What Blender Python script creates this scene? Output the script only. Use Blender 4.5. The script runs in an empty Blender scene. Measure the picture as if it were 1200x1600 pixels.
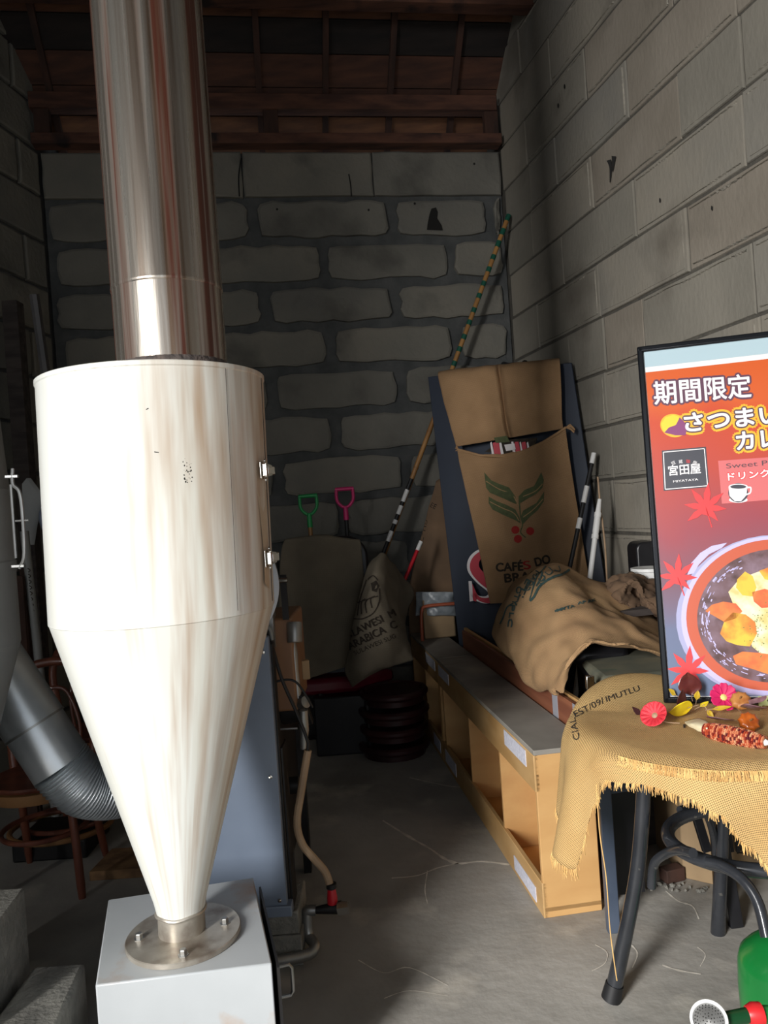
import bpy, bmesh, math, random
from mathutils import Vector, Matrix, noise
from mathutils.bvhtree import BVHTree
V = Vector
R = random.Random(7)
PI = math.pi
C = bpy.context.scene.collection
SC = bpy.context.scene

# ------------------------------------------------------------------ camera
FPX, ROLL, PITCH = 1202.0, 0.07, 10 / 1202.0
U0 = V((0, math.sin(PITCH), math.cos(PITCH))); FW = V((0, math.cos(PITCH), -math.sin(PITCH)))
RX = math.cos(ROLL) * V((1, 0, 0)) - math.sin(ROLL) * U0
UP = math.sin(ROLL) * V((1, 0, 0)) + math.cos(ROLL) * U0
EYE = V((0, 0, 1.5))
cd = bpy.data.cameras.new('camera'); cam = bpy.data.objects.new('camera', cd); C.objects.link(cam)
cd.sensor_fit = 'VERTICAL'; cd.sensor_height = 36; cd.lens = FPX / 1600 * 36; cd.clip_start = 0.05
cam.matrix_world = Matrix(((RX.x, UP.x, -FW.x, EYE.x), (RX.y, UP.y, -FW.y, EYE.y), (RX.z, UP.z, -FW.z, EYE.z), (0, 0, 0, 1)))
SC.camera = cam
# ------------------------------------------------------------------ light
SC.view_settings.view_transform = 'Standard'; SC.view_settings.look = 'None'
SC.view_settings.gamma = 1; SC.view_settings.exposure = 0.0; SC.view_settings.use_curve_mapping = False
w = bpy.data.worlds.new('world'); SC.world = w; w.use_nodes = True
w.node_tree.nodes['Background'].inputs[0].default_value = (0.85, 0.92, 1, 1)
w.node_tree.nodes['Background'].inputs[1].default_value = 0.7
def area(name, loc, target, sx, sy, power, col):
    l = bpy.data.lights.new(name, 'AREA'); l.shape = 'RECTANGLE'; l.size = sx; l.size_y = sy; l.energy = power; l.color = col
    o = bpy.data.objects.new(name, l); C.objects.link(o); o.location = loc
    o.rotation_euler = (V(target) - V(loc)).to_track_quat('-Z', 'Y').to_euler(); return o
area('outdoor_daylight', (-5.3, -5.7, 3.8), (-0.3, 3.0, 1.4), 1.8, 5.0, 2050, (1.0, 0.985, 0.965))
area('doorway_skylight', (-0.3, -1.12, 1.7), (0.2, 3.0, 1.3), 3.2, 2.2, 7, (0.95, 0.97, 1.0))

# ------------------------------------------------------------------ helpers
def ray(x, y): return (x - 600) / FPX * RX - (y - 800) / FPX * UP + FW
def W(x, y, Y): v = ray(x, y); return EYE + v * (Y / v.y)              # the point at depth Y
def Fl(x, y, h=0.0): v = ray(x, y); return EYE + v * ((h - 1.5) / v.z)  # the point at height h
def PL(x, y, P, n): v = ray(x, y); return EYE + v * ((V(P) - EYE).dot(n) / v.dot(n))

def grounded(a, b): a, b = V(a), V(b); d = b - a; return a + d * (a.z / (a.z - b.z))
def tag(o, label=None, cat=None, group=None, kind=None):
    for k, v in (('label', label), ('category', cat), ('group', group), ('kind', kind)):
        if v: o[k] = v
    return o
def thing(name, loc, label, cat, group=None):
    o = bpy.data.objects.new(name, None); o.empty_display_size = .05; C.objects.link(o); o.location = V(loc)
    return tag(o, label, cat, group)
def orig(o):
    p = V((0, 0, 0))
    while o: p += o.location; o = o.parent
    return p
class MB:
    def __init__(s): s.v = []; s.f = []; s.uv = None; s.mi = []
    def add(s, vs, fs, mi=0):
        n = len(s.v); s.v += [V(p) for p in vs]; s.f += [tuple(i + n for i in f) for f in fs]; s.mi += [mi] * len(fs); return s
    def hexa(s, b, t, mi=0):      # bottom four, top four corners
        return s.add(list(b) + list(t), [(3, 2, 1, 0), (4, 5, 6, 7), (0, 1, 5, 4), (1, 2, 6, 5), (2, 3, 7, 6), (3, 0, 4, 7)], mi)
    def box(s, c, sz, rz=0, M=None, mi=0):
        c = V(c); hx, hy, hz = [q / 2 for q in sz]
        m = M if M is not None else Matrix.Rotation(rz, 3, 'Z')
        p = [c + m @ V((x * hx, y * hy, z * hz)) for z in (-1, 1) for x, y in ((-1, -1), (1, -1), (1, 1), (-1, 1))]
        return s.hexa(p[:4], p[4:], mi)
    def slab(s, a, b, wdir, wid, th):   # bar a->b, width along wdir, thickness across
        a, b = V(a), V(b); d = (b - a).normalized(); w_ = V(wdir); w_ = (w_ - d * w_.dot(d)).normalized(); n = d.cross(w_)
        q = lambda p: [p - w_ * wid / 2 - n * th / 2, p + w_ * wid / 2 - n * th / 2, p + w_ * wid / 2 + n * th / 2, p - w_ * wid / 2 + n * th / 2]
        return s.hexa(q(a), q(b))
    def tube(s, pts, r, n=12, cap=True, closed=False):
        pts = [V(p) for p in pts]; N = len(pts)
        rs = r if isinstance(r, (list, tuple)) else [r] * N
        prev = None; rings = []
        for i, p in enumerate(pts):
            if closed: d = pts[(i + 1) % N] - pts[i - 1]
            else: d = pts[min(i + 1, N - 1)] - pts[max(i - 1, 0)]
            d.normalize()
            if prev is None:
                a = V((0, 0, 1)) if abs(d.z) < .9 else V((1, 0, 0)); prev = (a - d * a.dot(d)).normalized()
            else:
                prev = (prev - d * prev.dot(d)).normalized()
            b = d.cross(prev)
            rings.append([p + (prev * math.cos(2 * PI * k / n) + b * math.sin(2 * PI * k / n)) * rs[i] for k in range(n)])
        vs = [q for g in rings for q in g]; fs = []
        for i in range(N if closed else N - 1):
            j = (i + 1) % N
            for k in range(n): fs.append((i * n + k, i * n + (k + 1) % n, j * n + (k + 1) % n, j * n + k))
        if cap and not closed: fs += [tuple(range(n))[::-1], tuple((N - 1) * n + k for k in range(n))]
        return s.add(vs, fs)
    def lathe(s, prof, o=(0, 0, 0), ax=(0, 0, 1), n=48, cap=True):   # prof: (radius, height)
        o = V(o); ax = V(ax).normalized(); a = V((1, 0, 0)) if abs(ax.x) < .9 else V((0, 1, 0)); a = (a - ax * a.dot(ax)).normalized(); b = ax.cross(a)
        vs = []; fs = []
        for r_, h in prof: vs += [o + ax * h + (a * math.cos(2 * PI * k / n) + b * math.sin(2 * PI * k / n)) * r_ for k in range(n)]
        for i in range(len(prof) - 1):
            for k in range(n): fs.append((i * n + k, i * n + (k + 1) % n, (i + 1) * n + (k + 1) % n, (i + 1) * n + k))
        if cap: fs += [tuple(range(n))[::-1], tuple((len(prof) - 1) * n + k for k in range(n))]
        return s.add(vs, fs)
    def prism(s, poly, ex):
        poly = [V(p) for p in poly]; n = len(poly); ex = V(ex)
        return s.add(poly + [p + ex for p in poly], [tuple(range(n))[::-1], tuple(n + k for k in range(n))] + [(k, (k + 1) % n, n + (k + 1) % n, n + k) for k in range(n)])
    def grid(s, g, uvs=None):
        nr, nc = len(g), len(g[0]); fs = []
        for i in range(nr - 1):
            for j in range(nc - 1): fs.append((i * nc + j, i * nc + j + 1, (i + 1) * nc + j + 1, (i + 1) * nc + j))
        s.add([p for r_ in g for p in r_], fs); s.uv = uvs; return s
    def build(s, name, m, parent=None, smooth=True, bevel=0, solid=0, ang=35):
        me = bpy.data.meshes.new(name); o0 = orig(parent) if parent else V((0, 0, 0))
        me.from_pydata([tuple(p - o0) for p in s.v], [], s.f); me.update()
        if s.uv:
            ul = me.uv_layers.new(name='UVMap')
            for lp in me.loops: ul.data[lp.index].uv = s.uv[lp.vertex_index]
        bm = bmesh.new(); bm.from_mesh(me); bmesh.ops.recalc_face_normals(bm, faces=bm.faces); bm.to_mesh(me); bm.free()
        if smooth:
            me.polygons.foreach_set('use_smooth', [True] * len(me.polygons)); me.set_sharp_from_angle(angle=math.radians(ang))
        ml = m if isinstance(m, (list, tuple)) else [m]
        for q in ml: me.materials.append(q)
        if len(ml) > 1: me.polygons.foreach_set('material_index', s.mi)
        o = bpy.data.objects.new(name, me); C.objects.link(o)
        if parent: o.parent = parent
        if solid:
            md = o.modifiers.new('thickness', 'SOLIDIFY'); md.thickness = solid; md.offset = 0
        if bevel:
            md = o.modifiers.new('bevel', 'BEVEL'); md.width = bevel; md.segments = 2; md.limit_method = 'ANGLE'; md.angle_limit = .7; md.harden_normals = False
        return o
def cr(P, n):     # catmull-rom resample of a list of vectors
    out = []; N = len(P) - 1
    for i in range(n):
        t = i / (n - 1) * N; k = min(int(t), N - 1); t -= k
        a, b, c, d = P[max(k - 1, 0)], P[k], P[k + 1], P[min(k + 2, N)]
        out.append(0.5 * ((2 * b) + (c - a) * t + (2 * a - 5 * b + 4 * c - d) * t * t + (3 * b - a - 3 * c + d) * t ** 3))
    return out
def sheet(rows, nu=40, nv=40, amp=.006, fr=9, seed=0):
    """cloth through control points rows[i][j] (world vectors): returns (grid, uv list)"""
    rr = [cr([V(p) for p in r_], nu) for r_ in rows]
    cols = [cr([rr[i][j] for i in range(len(rr))], nv) for j in range(nu)]
    g = [[cols[j][i].copy() for j in range(nu)] for i in range(nv)]
    out = []
    for i in range(nv):
        row = []
        for j in range(nu):
            a = g[min(i + 1, nv - 1)][j] - g[max(i - 1, 0)][j]; b = g[i][min(j + 1, nu - 1)] - g[i][max(j - 1, 0)]
            n = a.cross(b); n = n.normalized() if n.length > 1e-9 else V((0, 0, 1))
            p = g[i][j]; row.append(p + n * amp * (noise.noise(p * fr + V((seed, 0, 0))) + .4 * noise.noise(p * fr * 2.7 + V((seed, 3, 0)))))
        out.append(row)
    cu = [0.0]
    for i in range(1, nv): cu.append(cu[-1] + (g[i][nu // 2] - g[i - 1][nu // 2]).length)
    uv = []
    for i in range(nv):
        acc = 0
        for j in range(nu):
            if j: acc += (g[i][j] - g[i][j - 1]).length
            uv.append((acc, cu[i]))
    return out, uv
def copy_tree(o, parent=None):
    c = o.copy(); C.objects.link(c); c.parent = parent
    for ch in [k for k in C.objects if k.parent == o]: copy_tree(ch, c)
    return c
_txt = {}
def text2d(s_, off=0.0):
    k = (s_, off)
    if k in _txt: return _txt[k]
    cu = bpy.data.curves.new('t', 'FONT'); cu.body = s_; cu.size = 1; cu.offset = off; cu.resolution_u = 6
    ob = bpy.data.objects.new('t', cu); C.objects.link(ob); bpy.context.view_layer.update()
    dg = bpy.context.evaluated_depsgraph_get(); me = bpy.data.meshes.new_from_object(ob.evaluated_get(dg))
    vs = [v.co.copy() for v in me.vertices]; fs = [tuple(p.vertices) for p in me.polygons]
    bpy.data.objects.remove(ob); bpy.data.curves.remove(cu); bpy.data.meshes.remove(me)
    _txt[k] = (vs, fs); return vs, fs
def print_text(mb, s_, p0, p1, h, surf, off=0.0, skew=0.0, cap=0.72):
    """lay flat lettering on a surface; p0->p1 baseline, h letter height, surf maps (x, y) to a point on the surface"""
    vs, fs = text2d(s_, off); b0 = text2d(s_, 0.0)[0]
    x0 = min(v.x for v in b0); x1 = max(v.x for v in b0); dx, dy = p1[0] - p0[0], p1[1] - p0[1]; L = math.hypot(dx, dy)
    ux, uy = dx / L, dy / L; out = []
    for v in vs:
        t = (v.x - x0) / (x1 - x0); y = v.y / cap * h
        px = p0[0] + dx * t + uy * y + ux * y * skew; py = p0[1] + dy * t - ux * y + uy * y * skew
        q = surf(px, py)
        out.append(q)
    good = [f for f in fs if all(out[i] is not None for i in f)]
    us = sorted({i for f in good for i in f}); mp_ = {i: k for k, i in enumerate(us)}
    mb.add([out[i] for i in us], [tuple(mp_[i] for i in f) for f in good])
def on_plane(P, n, lift):
    n = V(n).normalized(); return lambda x, y: PL(x, y, V(P) + n * lift, n)
def on_mesh(mb_v, mb_f, lift):
    bv = BVHTree.FromPolygons(mb_v, mb_f)
    def s_(x, y):
        d = ray(x, y).normalized(); h = bv.ray_cast(EYE, d)
        if h[0] is None: return None
        n = h[1] if h[1].dot(d) < 0 else -h[1]
        return h[0] + n * lift * .8 - d * lift * .2
    return s_
def stroke(mb, pts, wd, surf, sub=6):   # painted stroke, given as a polyline on a surface
    P = cr([V((x, y, 0)) for x, y in pts], (len(pts) - 1) * sub + 1); a = []; b = []
    for i, p in enumerate(P):
        d = P[min(i + 1, len(P) - 1)] - P[max(i - 1, 0)]; d.normalize(); n = V((-d.y, d.x, 0))
        w_ = wd(i / (len(P) - 1)) if callable(wd) else wd
        q1 = surf(*(p + n * w_ / 2).xy); q2 = surf(*(p - n * w_ / 2).xy)
        if q1 is None or q2 is None:
            if len(a) > 1: break
            a, b = [], []; continue
        a.append(q1); b.append(q2)
    n = len(a)
    if n > 1: mb.add(a + b, [(i, i + 1, n + i + 1, n + i) for i in range(n - 1)])
def patch(mb, pts, surf): # flat printed patch
    q = [surf(*p) for p in pts]
    if all(x is not None for x in q): mb.add(q, [tuple(range(len(q)))])
def ell(cx, cy, rx, ry, a0=0, a1=360, n=40, rot=0):
    o = []; c, s_ = math.cos(rot), math.sin(rot)
    for k in range(n + 1):
        t = math.radians(a0 + (a1 - a0) * k / n); x, y = rx * math.cos(t), -ry * math.sin(t)
        o.append((cx + x * c - y * s_, cy + x * s_ + y * c))
    return o[:-1] if abs(a1 - a0) == 360 else o

# ------------------------------------------------------------------ materials
def lin(c):
    return tuple(((q / 255) / 12.92 if q / 255 <= .04045 else ((q / 255 + .055) / 1.055) ** 2.4) for q in c) + (1,)
def mat(name, c1, c2=None, scale=6, st=(1, 1, 1), lo=.35, hi=.65, rough=.7, metal=0, bump=0, bs=40, bst=(1, 1, 1), c3=None, s3=3, st3=(1, 1, 1), lo3=.55, hi3=.62, detail=6, weave=0, coat=0, emit=None, spec=.5, gx=0, space='Object', m3=None, r3=None, wdepth=.35):
    m = bpy.data.materials.new(name); m.use_nodes = True; t = m.node_tree; N = t.nodes; Lk = t.links
    b = N['Principled BSDF']; b.inputs['Roughness'].default_value = rough; b.inputs['Metallic'].default_value = metal
    b.inputs['Specular IOR Level'].default_value = spec
    if coat: b.inputs['Coat Weight'].default_value = coat; b.inputs['Coat Roughness'].default_value = .08
    tc = N.new('ShaderNodeTexCoord')
    def nz(sc, stt, det=detail, sp=space):
        mp = N.new('ShaderNodeMapping'); mp.inputs['Scale'].default_value = stt; Lk.new(tc.outputs[sp], mp.inputs[0])
        n = N.new('ShaderNodeTexNoise'); n.inputs['Scale'].default_value = sc; n.inputs['Detail'].default_value = det; Lk.new(mp.outputs[0], n.inputs[0]); return n.outputs[0]
    def rng(src, a, c):
        r_ = N.new('ShaderNodeMapRange'); r_.inputs[1].default_value = a; r_.inputs[2].default_value = c; Lk.new(src, r_.inputs[0]); return r_.outputs[0]
    def mix(fac, a, c):
        x = N.new('ShaderNodeMix'); x.data_type = 'RGBA'; Lk.new(fac, x.inputs[0])
        for i, q in ((6, a), (7, c)):
            if isinstance(q, tuple): x.inputs[i].default_value = q
            else: Lk.new(q, x.inputs[i])
        return x.outputs[2]
    col = lin(c1)
    if c2: col = mix(rng(nz(scale, st), lo, hi), lin(c1), lin(c2))
    if c3:
        n3 = nz(s3, st3)
        if gx:
            sx = N.new('ShaderNodeSeparateXYZ'); Lk.new(tc.outputs['Object'], sx.inputs[0]); ma = N.new('ShaderNodeMath'); ma.operation = 'MULTIPLY_ADD'; ma.inputs[1].default_value = gx
            Lk.new(sx.outputs[0], ma.inputs[0]); Lk.new(n3, ma.inputs[2]); n3 = ma.outputs[0]
        f3 = rng(n3, lo3, hi3); col = mix(f3, col, lin(c3))
        if r3 is not None:
            q = N.new('ShaderNodeMapRange'); q.inputs[3].default_value = rough; q.inputs[4].default_value = r3; Lk.new(f3, q.inputs[0]); Lk.new(q.outputs[0], b.inputs['Roughness'])
        if m3 is not None:
            q = N.new('ShaderNodeMapRange'); q.inputs[3].default_value = metal; q.inputs[4].default_value = m3; Lk.new(f3, q.inputs[0]); Lk.new(q.outputs[0], b.inputs['Metallic'])
    h = None
    if bump: h = nz(bs, bst, 8)
    if weave:
        sp = N.new('ShaderNodeSeparateXYZ'); Lk.new(tc.outputs['UV'], sp.inputs[0]); o_ = []
        # a little wander so that the threads are not ruler-straight
        wn = nz(9, (1, 1, 1), 2)
        for k in (0, 1):
            a = N.new('ShaderNodeMath'); a.operation = 'MULTIPLY'; a.inputs[1].default_value = 2 * PI / weave; Lk.new(sp.outputs[k], a.inputs[0])
            w1 = N.new('ShaderNodeMath'); w1.operation = 'MULTIPLY_ADD'; w1.inputs[1].default_value = 2.5; Lk.new(wn, w1.inputs[0]); Lk.new(a.outputs[0], w1.inputs[2])
            c_ = N.new('ShaderNodeMath'); c_.operation = 'SINE'; Lk.new(w1.outputs[0], c_.inputs[0]); o_.append(c_.outputs[0])
        mu = N.new('ShaderNodeMath'); mu.operation = 'MAXIMUM'; Lk.new(o_[0], mu.inputs[0]); Lk.new(o_[1], mu.inputs[1])
        f = rng(mu.outputs[0], -.6, .7); 
        dk = tuple(q * wdepth for q in lin(c1)[:3]) + (1,)
        col = mix(f, dk, col); h = mu.outputs[0]
    if isinstance(col, tuple): b.inputs['Base Color'].default_value = col
    else: Lk.new(col, b.inputs['Base Color'])
    if h is not None:
        bp = N.new('ShaderNodeBump'); bp.inputs['Strength'].default_value = bump or .5; bp.inputs['Distance'].default_value = .01 if not weave else weave * .25
        Lk.new(h, bp.inputs['Height']); Lk.new(bp.outputs[0], b.inputs['Normal'])
    if emit: b.inputs['Emission Color'].default_value = lin(c1); b.inputs['Emission Strength'].default_value = emit
    m.diffuse_color = lin(c1)
    return m
M = {}
M['stone_r'] = [mat('stone_right_%d' % i, c, d, 2.2, (1, 1, 1), .3, .7, .95, bump=.35, bs=45, bst=(1, 1, .5), c3=(104, 98, 88), s3=1.6, lo3=.56, hi3=.72) for i, (c, d) in enumerate([((136, 131, 120), (120, 116, 106)), ((128, 124, 115), (142, 135, 122)), ((142, 134, 122), (124, 116, 104)), ((122, 119, 112), (134, 129, 118))])]
M['stone_b'] = [mat('stone_back_%d' % i, c, d, 3, (1, 1, 1), .3, .7, .95, bump=.6, bs=30, c3=(92, 90, 84), s3=2.2, lo3=.55, hi3=.7) for i, (c, d) in enumerate([((128, 125, 116), (110, 108, 101)), ((118, 116, 108), (134, 129, 118)), ((108, 107, 102), (124, 121, 112))])]
M['mortar'] = mat('mortar', (92, 93, 92), (76, 78, 78), 8, rough=1, bump=.8, bs=25)
M['mortar_r'] = mat('mortar_right', (88, 84, 76), (74, 71, 65), 10, rough=1, bump=.7, bs=40)
M['bead'] = mat('mortar_bead', (158, 152, 140), (126, 122, 112), 14, rough=1, bump=.6, bs=80)
M['wallback'] = mat('plaster_plain', (96, 94, 88), (80, 79, 75), 3, rough=1)
M['floor'] = mat('concrete_floor', (176, 172, 164), (134, 131, 125), 1.6, lo=.35, hi=.68, rough=.78, bump=.35, bs=18, c3=(196, 190, 178), s3=3.3, lo3=.57, hi3=.74, detail=10)
M['crack'] = mat('crack_filler', (226, 220, 208), (196, 190, 178), 25, rough=.95)
M['darkcrack'] = mat('wall_crack', (34, 33, 31), rough=1)
M['roofboard'] = [mat('roof_board_%d' % i, c, d, 3, (1, 6, 6), .3, .7, .85, bump=.3, bs=20, bst=(1, 8, 8)) for i, (c, d) in enumerate([((112, 74, 52), (72, 46, 34)), ((94, 60, 44), (62, 40, 32)), ((128, 86, 56), (82, 52, 38)), ((40, 32, 28), (26, 21, 20))])]
M['rafter'] = mat('rafter_wood', (74, 48, 38), (50, 34, 28), 4, (4, 1, 1), rough=.85, bump=.3, bs=20)
M['purlin'] = mat('purlin_wood', (104, 68, 52), (68, 44, 36), 3, (1, 6, 6), rough=.85, bump=.3, bs=20, c3=(40, 30, 28), s3=4, lo3=.6, hi3=.7)
M['darkbeam'] = mat('dark_beam', (74, 66, 62), (50, 44, 42), 4, (1, 6, 6), rough=.85)
M['hopper'] = mat('off_white_painted_steel', (236, 238, 234), (224, 223, 212), 5, (2, .2, 1), .3, .7, .38, bump=.06, bs=10, c3=(172, 140, 108), s3=13, st3=(2.2, .16, 1), lo3=.50, hi3=1.0, coat=.15, gx=.85, detail=3, space='UV')
M['hopper_rust'] = mat('rust_stained_paint', (176, 150, 122), (196, 182, 158), 6, (2, 2, .2), rough=.5, c3=(112, 76, 56), s3=7, st3=(2, 2, .2), lo3=.56, hi3=.7)
M['boxpaint'] = mat('box_white_paint', (186, 190, 192), (172, 176, 178), 2.2, rough=.42, c3=(170, 136, 106), s3=5.5, lo3=.56, hi3=.72, bump=.05, bs=12, gx=.25)
M['flange'] = mat('flange_steel', (168, 160, 148), (196, 190, 178), 9, rough=.38, metal=.55, c3=(126, 112, 100), s3=10, lo3=.5, hi3=.7)
M['pipe'] = mat('stained_chrome_flue', (188, 182, 172), (126, 104, 86), 9, (4, 4, .05), .38, .64, .27, .85, bump=.14, bs=14, bst=(3, 3, .2), c3=(84, 46, 34), s3=9, st3=(3.6, 3.6, .05), lo3=.50, hi3=.64, m3=.25, r3=.45)
M['soot'] = mat('sooty_sealant', (66, 60, 58), (96, 84, 78), 40, rough=.8, bump=1, bs=60)
M['chrome'] = mat('chrome', (215, 212, 205), rough=.16, metal=1)
M['duct'] = mat('galvanised_duct', (226, 230, 232), (186, 192, 196), 3, rough=.34, metal=.72, bump=.1, bs=5)
M['steel'] = mat('dull_steel', (168, 168, 166), (140, 140, 138), 8, rough=.4, metal=.8)
M['darksteel'] = mat('dark_steel', (46, 44, 44), (32, 31, 32), 8, rough=.5, metal=.4)
M['black'] = mat('black_enamel', (22, 22, 25), (30, 30, 33), 9, rough=.35)
M['blackgloss'] = mat('black_gloss_wood', (38, 40, 44), (46, 48, 52), 12, rough=.24, coat=.3, c3=(86, 84, 80), s3=30, lo3=.68, hi3=.75)
M['cutgrey'] = mat('grey_painted_steel', (150, 152, 150), (138, 140, 138), 5, rough=.5)
M['panel'] = mat('blue_grey_panel', (122, 134, 152), (112, 124, 142), 4, rough=.4, bump=.03, bs=20)
M['whitedisc'] = mat('white_enamel', (196, 208, 222), rough=.4)
M['copper'] = mat('brown_plate', (150, 108, 74), (128, 92, 66), 4, (3, 3, .4), rough=.5)
M['rubber'] = mat('black_rubber', (20, 20, 22), rough=.55)
M['hose'] = mat('beige_hose', (176, 148, 118), (150, 124, 98), 12, rough=.6)
M['red'] = mat('red_plastic', (190, 26, 40), rough=.35)
M['concblock'] = mat('concrete_block', (150, 147, 138), (124, 122, 115), 14, rough=.95, bump=.7, bs=70, c3=(100, 98, 93), s3=5, lo3=.55, hi3=.7)
M['brownwood'] = mat('dark_brown_bentwood', (124, 70, 50), (92, 48, 36), 6, (2, 2, .5), rough=.4, coat=.2)
M['tanwood'] = mat('tan_seat_rim', (150, 108, 66), (122, 84, 50), 6, rough=.5)
M['ply'] = mat('yellow_plywood', (206, 164, 108), (188, 142, 88), 2.4, (1, 1, 3), .3, .7, .55, bump=.05, bs=10, c3=(164, 112, 66), s3=2.2, lo3=.6, hi3=.8)
M['plydark'] = mat('plywood_rail', (196, 160, 110), (172, 134, 84), 3, (3, 1, 3), rough=.55)
M['dusttop'] = mat('dusty_grey_top', (150, 145, 136), (126, 122, 115), 4, rough=.8, c3=(168, 160, 146), s3=2.4, lo3=.56, hi3=.7)
M['redwood'] = mat('reddish_veneer', (146, 92, 66), (124, 74, 54), 5, (1, .3, 6), rough=.5, bump=.08, bs=30, bst=(1, .2, 6))
M['velcro'] = mat('white_tape', (206, 206, 216), (186, 186, 198), 90, rough=.9)
M['greytape'] = mat('grey_tape', (150, 150, 158), rough=.6)
M['navy'] = mat('navy_sign_board', (24, 34, 52), (28, 40, 58), 3, rough=.55)
M['signred'] = mat('sign_red', (186, 28, 52), rough=.5)
M['signwhite'] = mat('sign_white', (232, 226, 226), rough=.5)
M['burlap'] = mat('burlap', (186, 150, 108), (156, 122, 86), 5, rough=.95, weave=.006, wdepth=.55)
M['burlap_dk'] = mat('burlap_brown', (176, 140, 102), (150, 118, 84), 5, rough=.95, weave=.006, wdepth=.6)
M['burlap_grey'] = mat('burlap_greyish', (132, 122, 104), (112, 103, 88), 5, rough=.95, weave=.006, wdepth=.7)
M['tablecloth'] = mat('loose_weave_burlap', (222, 184, 122), (204, 164, 104), 6, rough=.95, weave=.0052, wdepth=.36, bump=.9)
M['thread'] = mat('burlap_thread', (226, 188, 122), (196, 152, 92), 20, rough=.95)
M['browncloth'] = mat('brown_cloth', (104, 82, 62), (86, 66, 50), 6, rough=.95)
M['inkgreen'] = mat('green_print', (92, 100, 66), (80, 88, 60), 40, rough=.95)
M['inkblack'] = mat('black_print', (40, 34, 28), (62, 52, 42), 60, rough=.95)
M['inkblue'] = mat('blue_green_print', (38, 74, 78), (70, 86, 76), 60, rough=.95)
M['inkred'] = mat('red_print', (160, 44, 40), rough=.95)
M['bamboo'] = mat('bamboo', (178, 132, 76), (150, 106, 60), 8, (1, 1, .4), rough=.45)
M['greenband'] = mat('green_tape', (18, 84, 66), rough=.5)
M['white'] = mat('white_plastic', (226, 226, 224), rough=.45)
M['greenplastic'] = mat('green_plastic', (30, 150, 78), rough=.4)
M['magenta'] = mat('magenta_plastic', (206, 34, 108), rough=.4)
M['wine'] = mat('wine_red_vinyl', (116, 22, 44), (96, 18, 36), 5, rough=.35)
M['darkred'] = mat('dark_red_lacquer', (58, 24, 26), (40, 18, 20), 5, rough=.45)
M['card'] = mat('cardboard', (168, 142, 108), (152, 128, 98), 5, rough=.9)
M['paper'] = mat('kraft_paper', (130, 104, 80), (112, 90, 70), 5, rough=.9, bump=.2, bs=12)
M['film'] = mat('white_plastic_film', (158, 164, 168), (120, 128, 134), 12, rough=.3, bump=.5, bs=20)
M['orangetube'] = mat('orange_tube', (168, 82, 50), rough=.45)
M['greyvinyl'] = mat('dusty_olive_vinyl', (112, 110, 92), (94, 96, 84), 8, rough=.7, c3=(66, 92, 76), s3=9, lo3=.6, hi3=.7)
M['steelnavy'] = mat('blue_black_painted_steel', (74, 84, 100), (60, 70, 86), 6, rough=.4)
M['frame'] = mat('black_poster_frame', (34, 36, 40), rough=.22, metal=.5)
M['cangreen'] = mat('green_watering_can', (24, 128, 58), (20, 112, 50), 4, rough=.3, coat=.3)
M['canred'] = mat('red_ring', (200, 40, 44), rough=.35)
M['can_dark'] = mat('dark_green_spout', (18, 66, 36), rough=.35)

# ------------------------------------------------------------------ the setting
COR = V((1.03, 5.65, 0)); VR = V((.2265, -.974, 0)).normalized()      # right wall runs from the corner toward the viewer along VR
NR = V((-VR.y, VR.x, 0)) * -1                                         # into the room
if NR.x > 0: NR = -NR
UB = V((-math.cos(.1466), -math.sin(.1466), 0)); NB = V((-UB.y, UB.x, 0))
if NB.y > 0: NB = -NB
LB = 3.2; CL = COR + UB * LB; VL = V((-.186, -.982, 0)).normalized(); NL = V((VL.y, -VL.x, 0))
if NL.x < 0: NL = -NL
def slabwall(name, a, b, n, z1, m):
    q = [a, b, b - n * .15, a - n * .15]
    o = MB().hexa([p + V((0, 0, 0)) for p in q], [p + V((0, 0, z1)) for p in q]).build(name, m, smooth=False); o['kind'] = 'structure'; return o
FY = -1.3
kR = (COR.y - FY) / -VR.y; kL = (CL.y - FY) / -VL.y
ER = COR + VR * kR; EL = CL + VL * kL
D = .035
wb = slabwall('wall_back', CL - NB * D, COR - NB * D, NB, 4.03, M['mortar'])
wr = slabwall('wall_right', COR - NR * .013 - VR * .3, ER - NR * .013, NR, 8.2, M['mortar_r'])
wl = slabwall('wall_left', CL - NL * D - VL * .3, EL - NL * D, NL, 8.2, M['mortar'])
fl = MB(); q = [CL + V((-.5, .4, 0)), COR + V((.3, .4, 0)), ER + V((.6, -2, 0)), EL + V((-.6, -2, 0))]
fl.hexa([p - V((0, 0, .1)) for p in q], q); floor = fl.build('floor', M['floor'], smooth=False); floor['kind'] = 'structure'
# front wall with the wide doorway the daylight comes through
for nm, a, b, z0, z1 in (('wall_front', EL, V((-2.85, FY, 0)), 0, 8.2), ('trim_1', V((1.75, FY, 0)), ER, 0, 8.2), ('trim_2', V((-2.85, FY, 0)), V((1.75, FY, 0)), 4.3, 8.2)):
    q = [a, b, b + V((0, -.15, 0)), a + V((0, -.15, 0))]
    o = MB().hexa([V((p.x, p.y, z0)) for p in q], [V((p.x, p.y, z1)) for p in q]).build(nm, M['wallback'], smooth=False); o['kind'] = 'structure'

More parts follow.
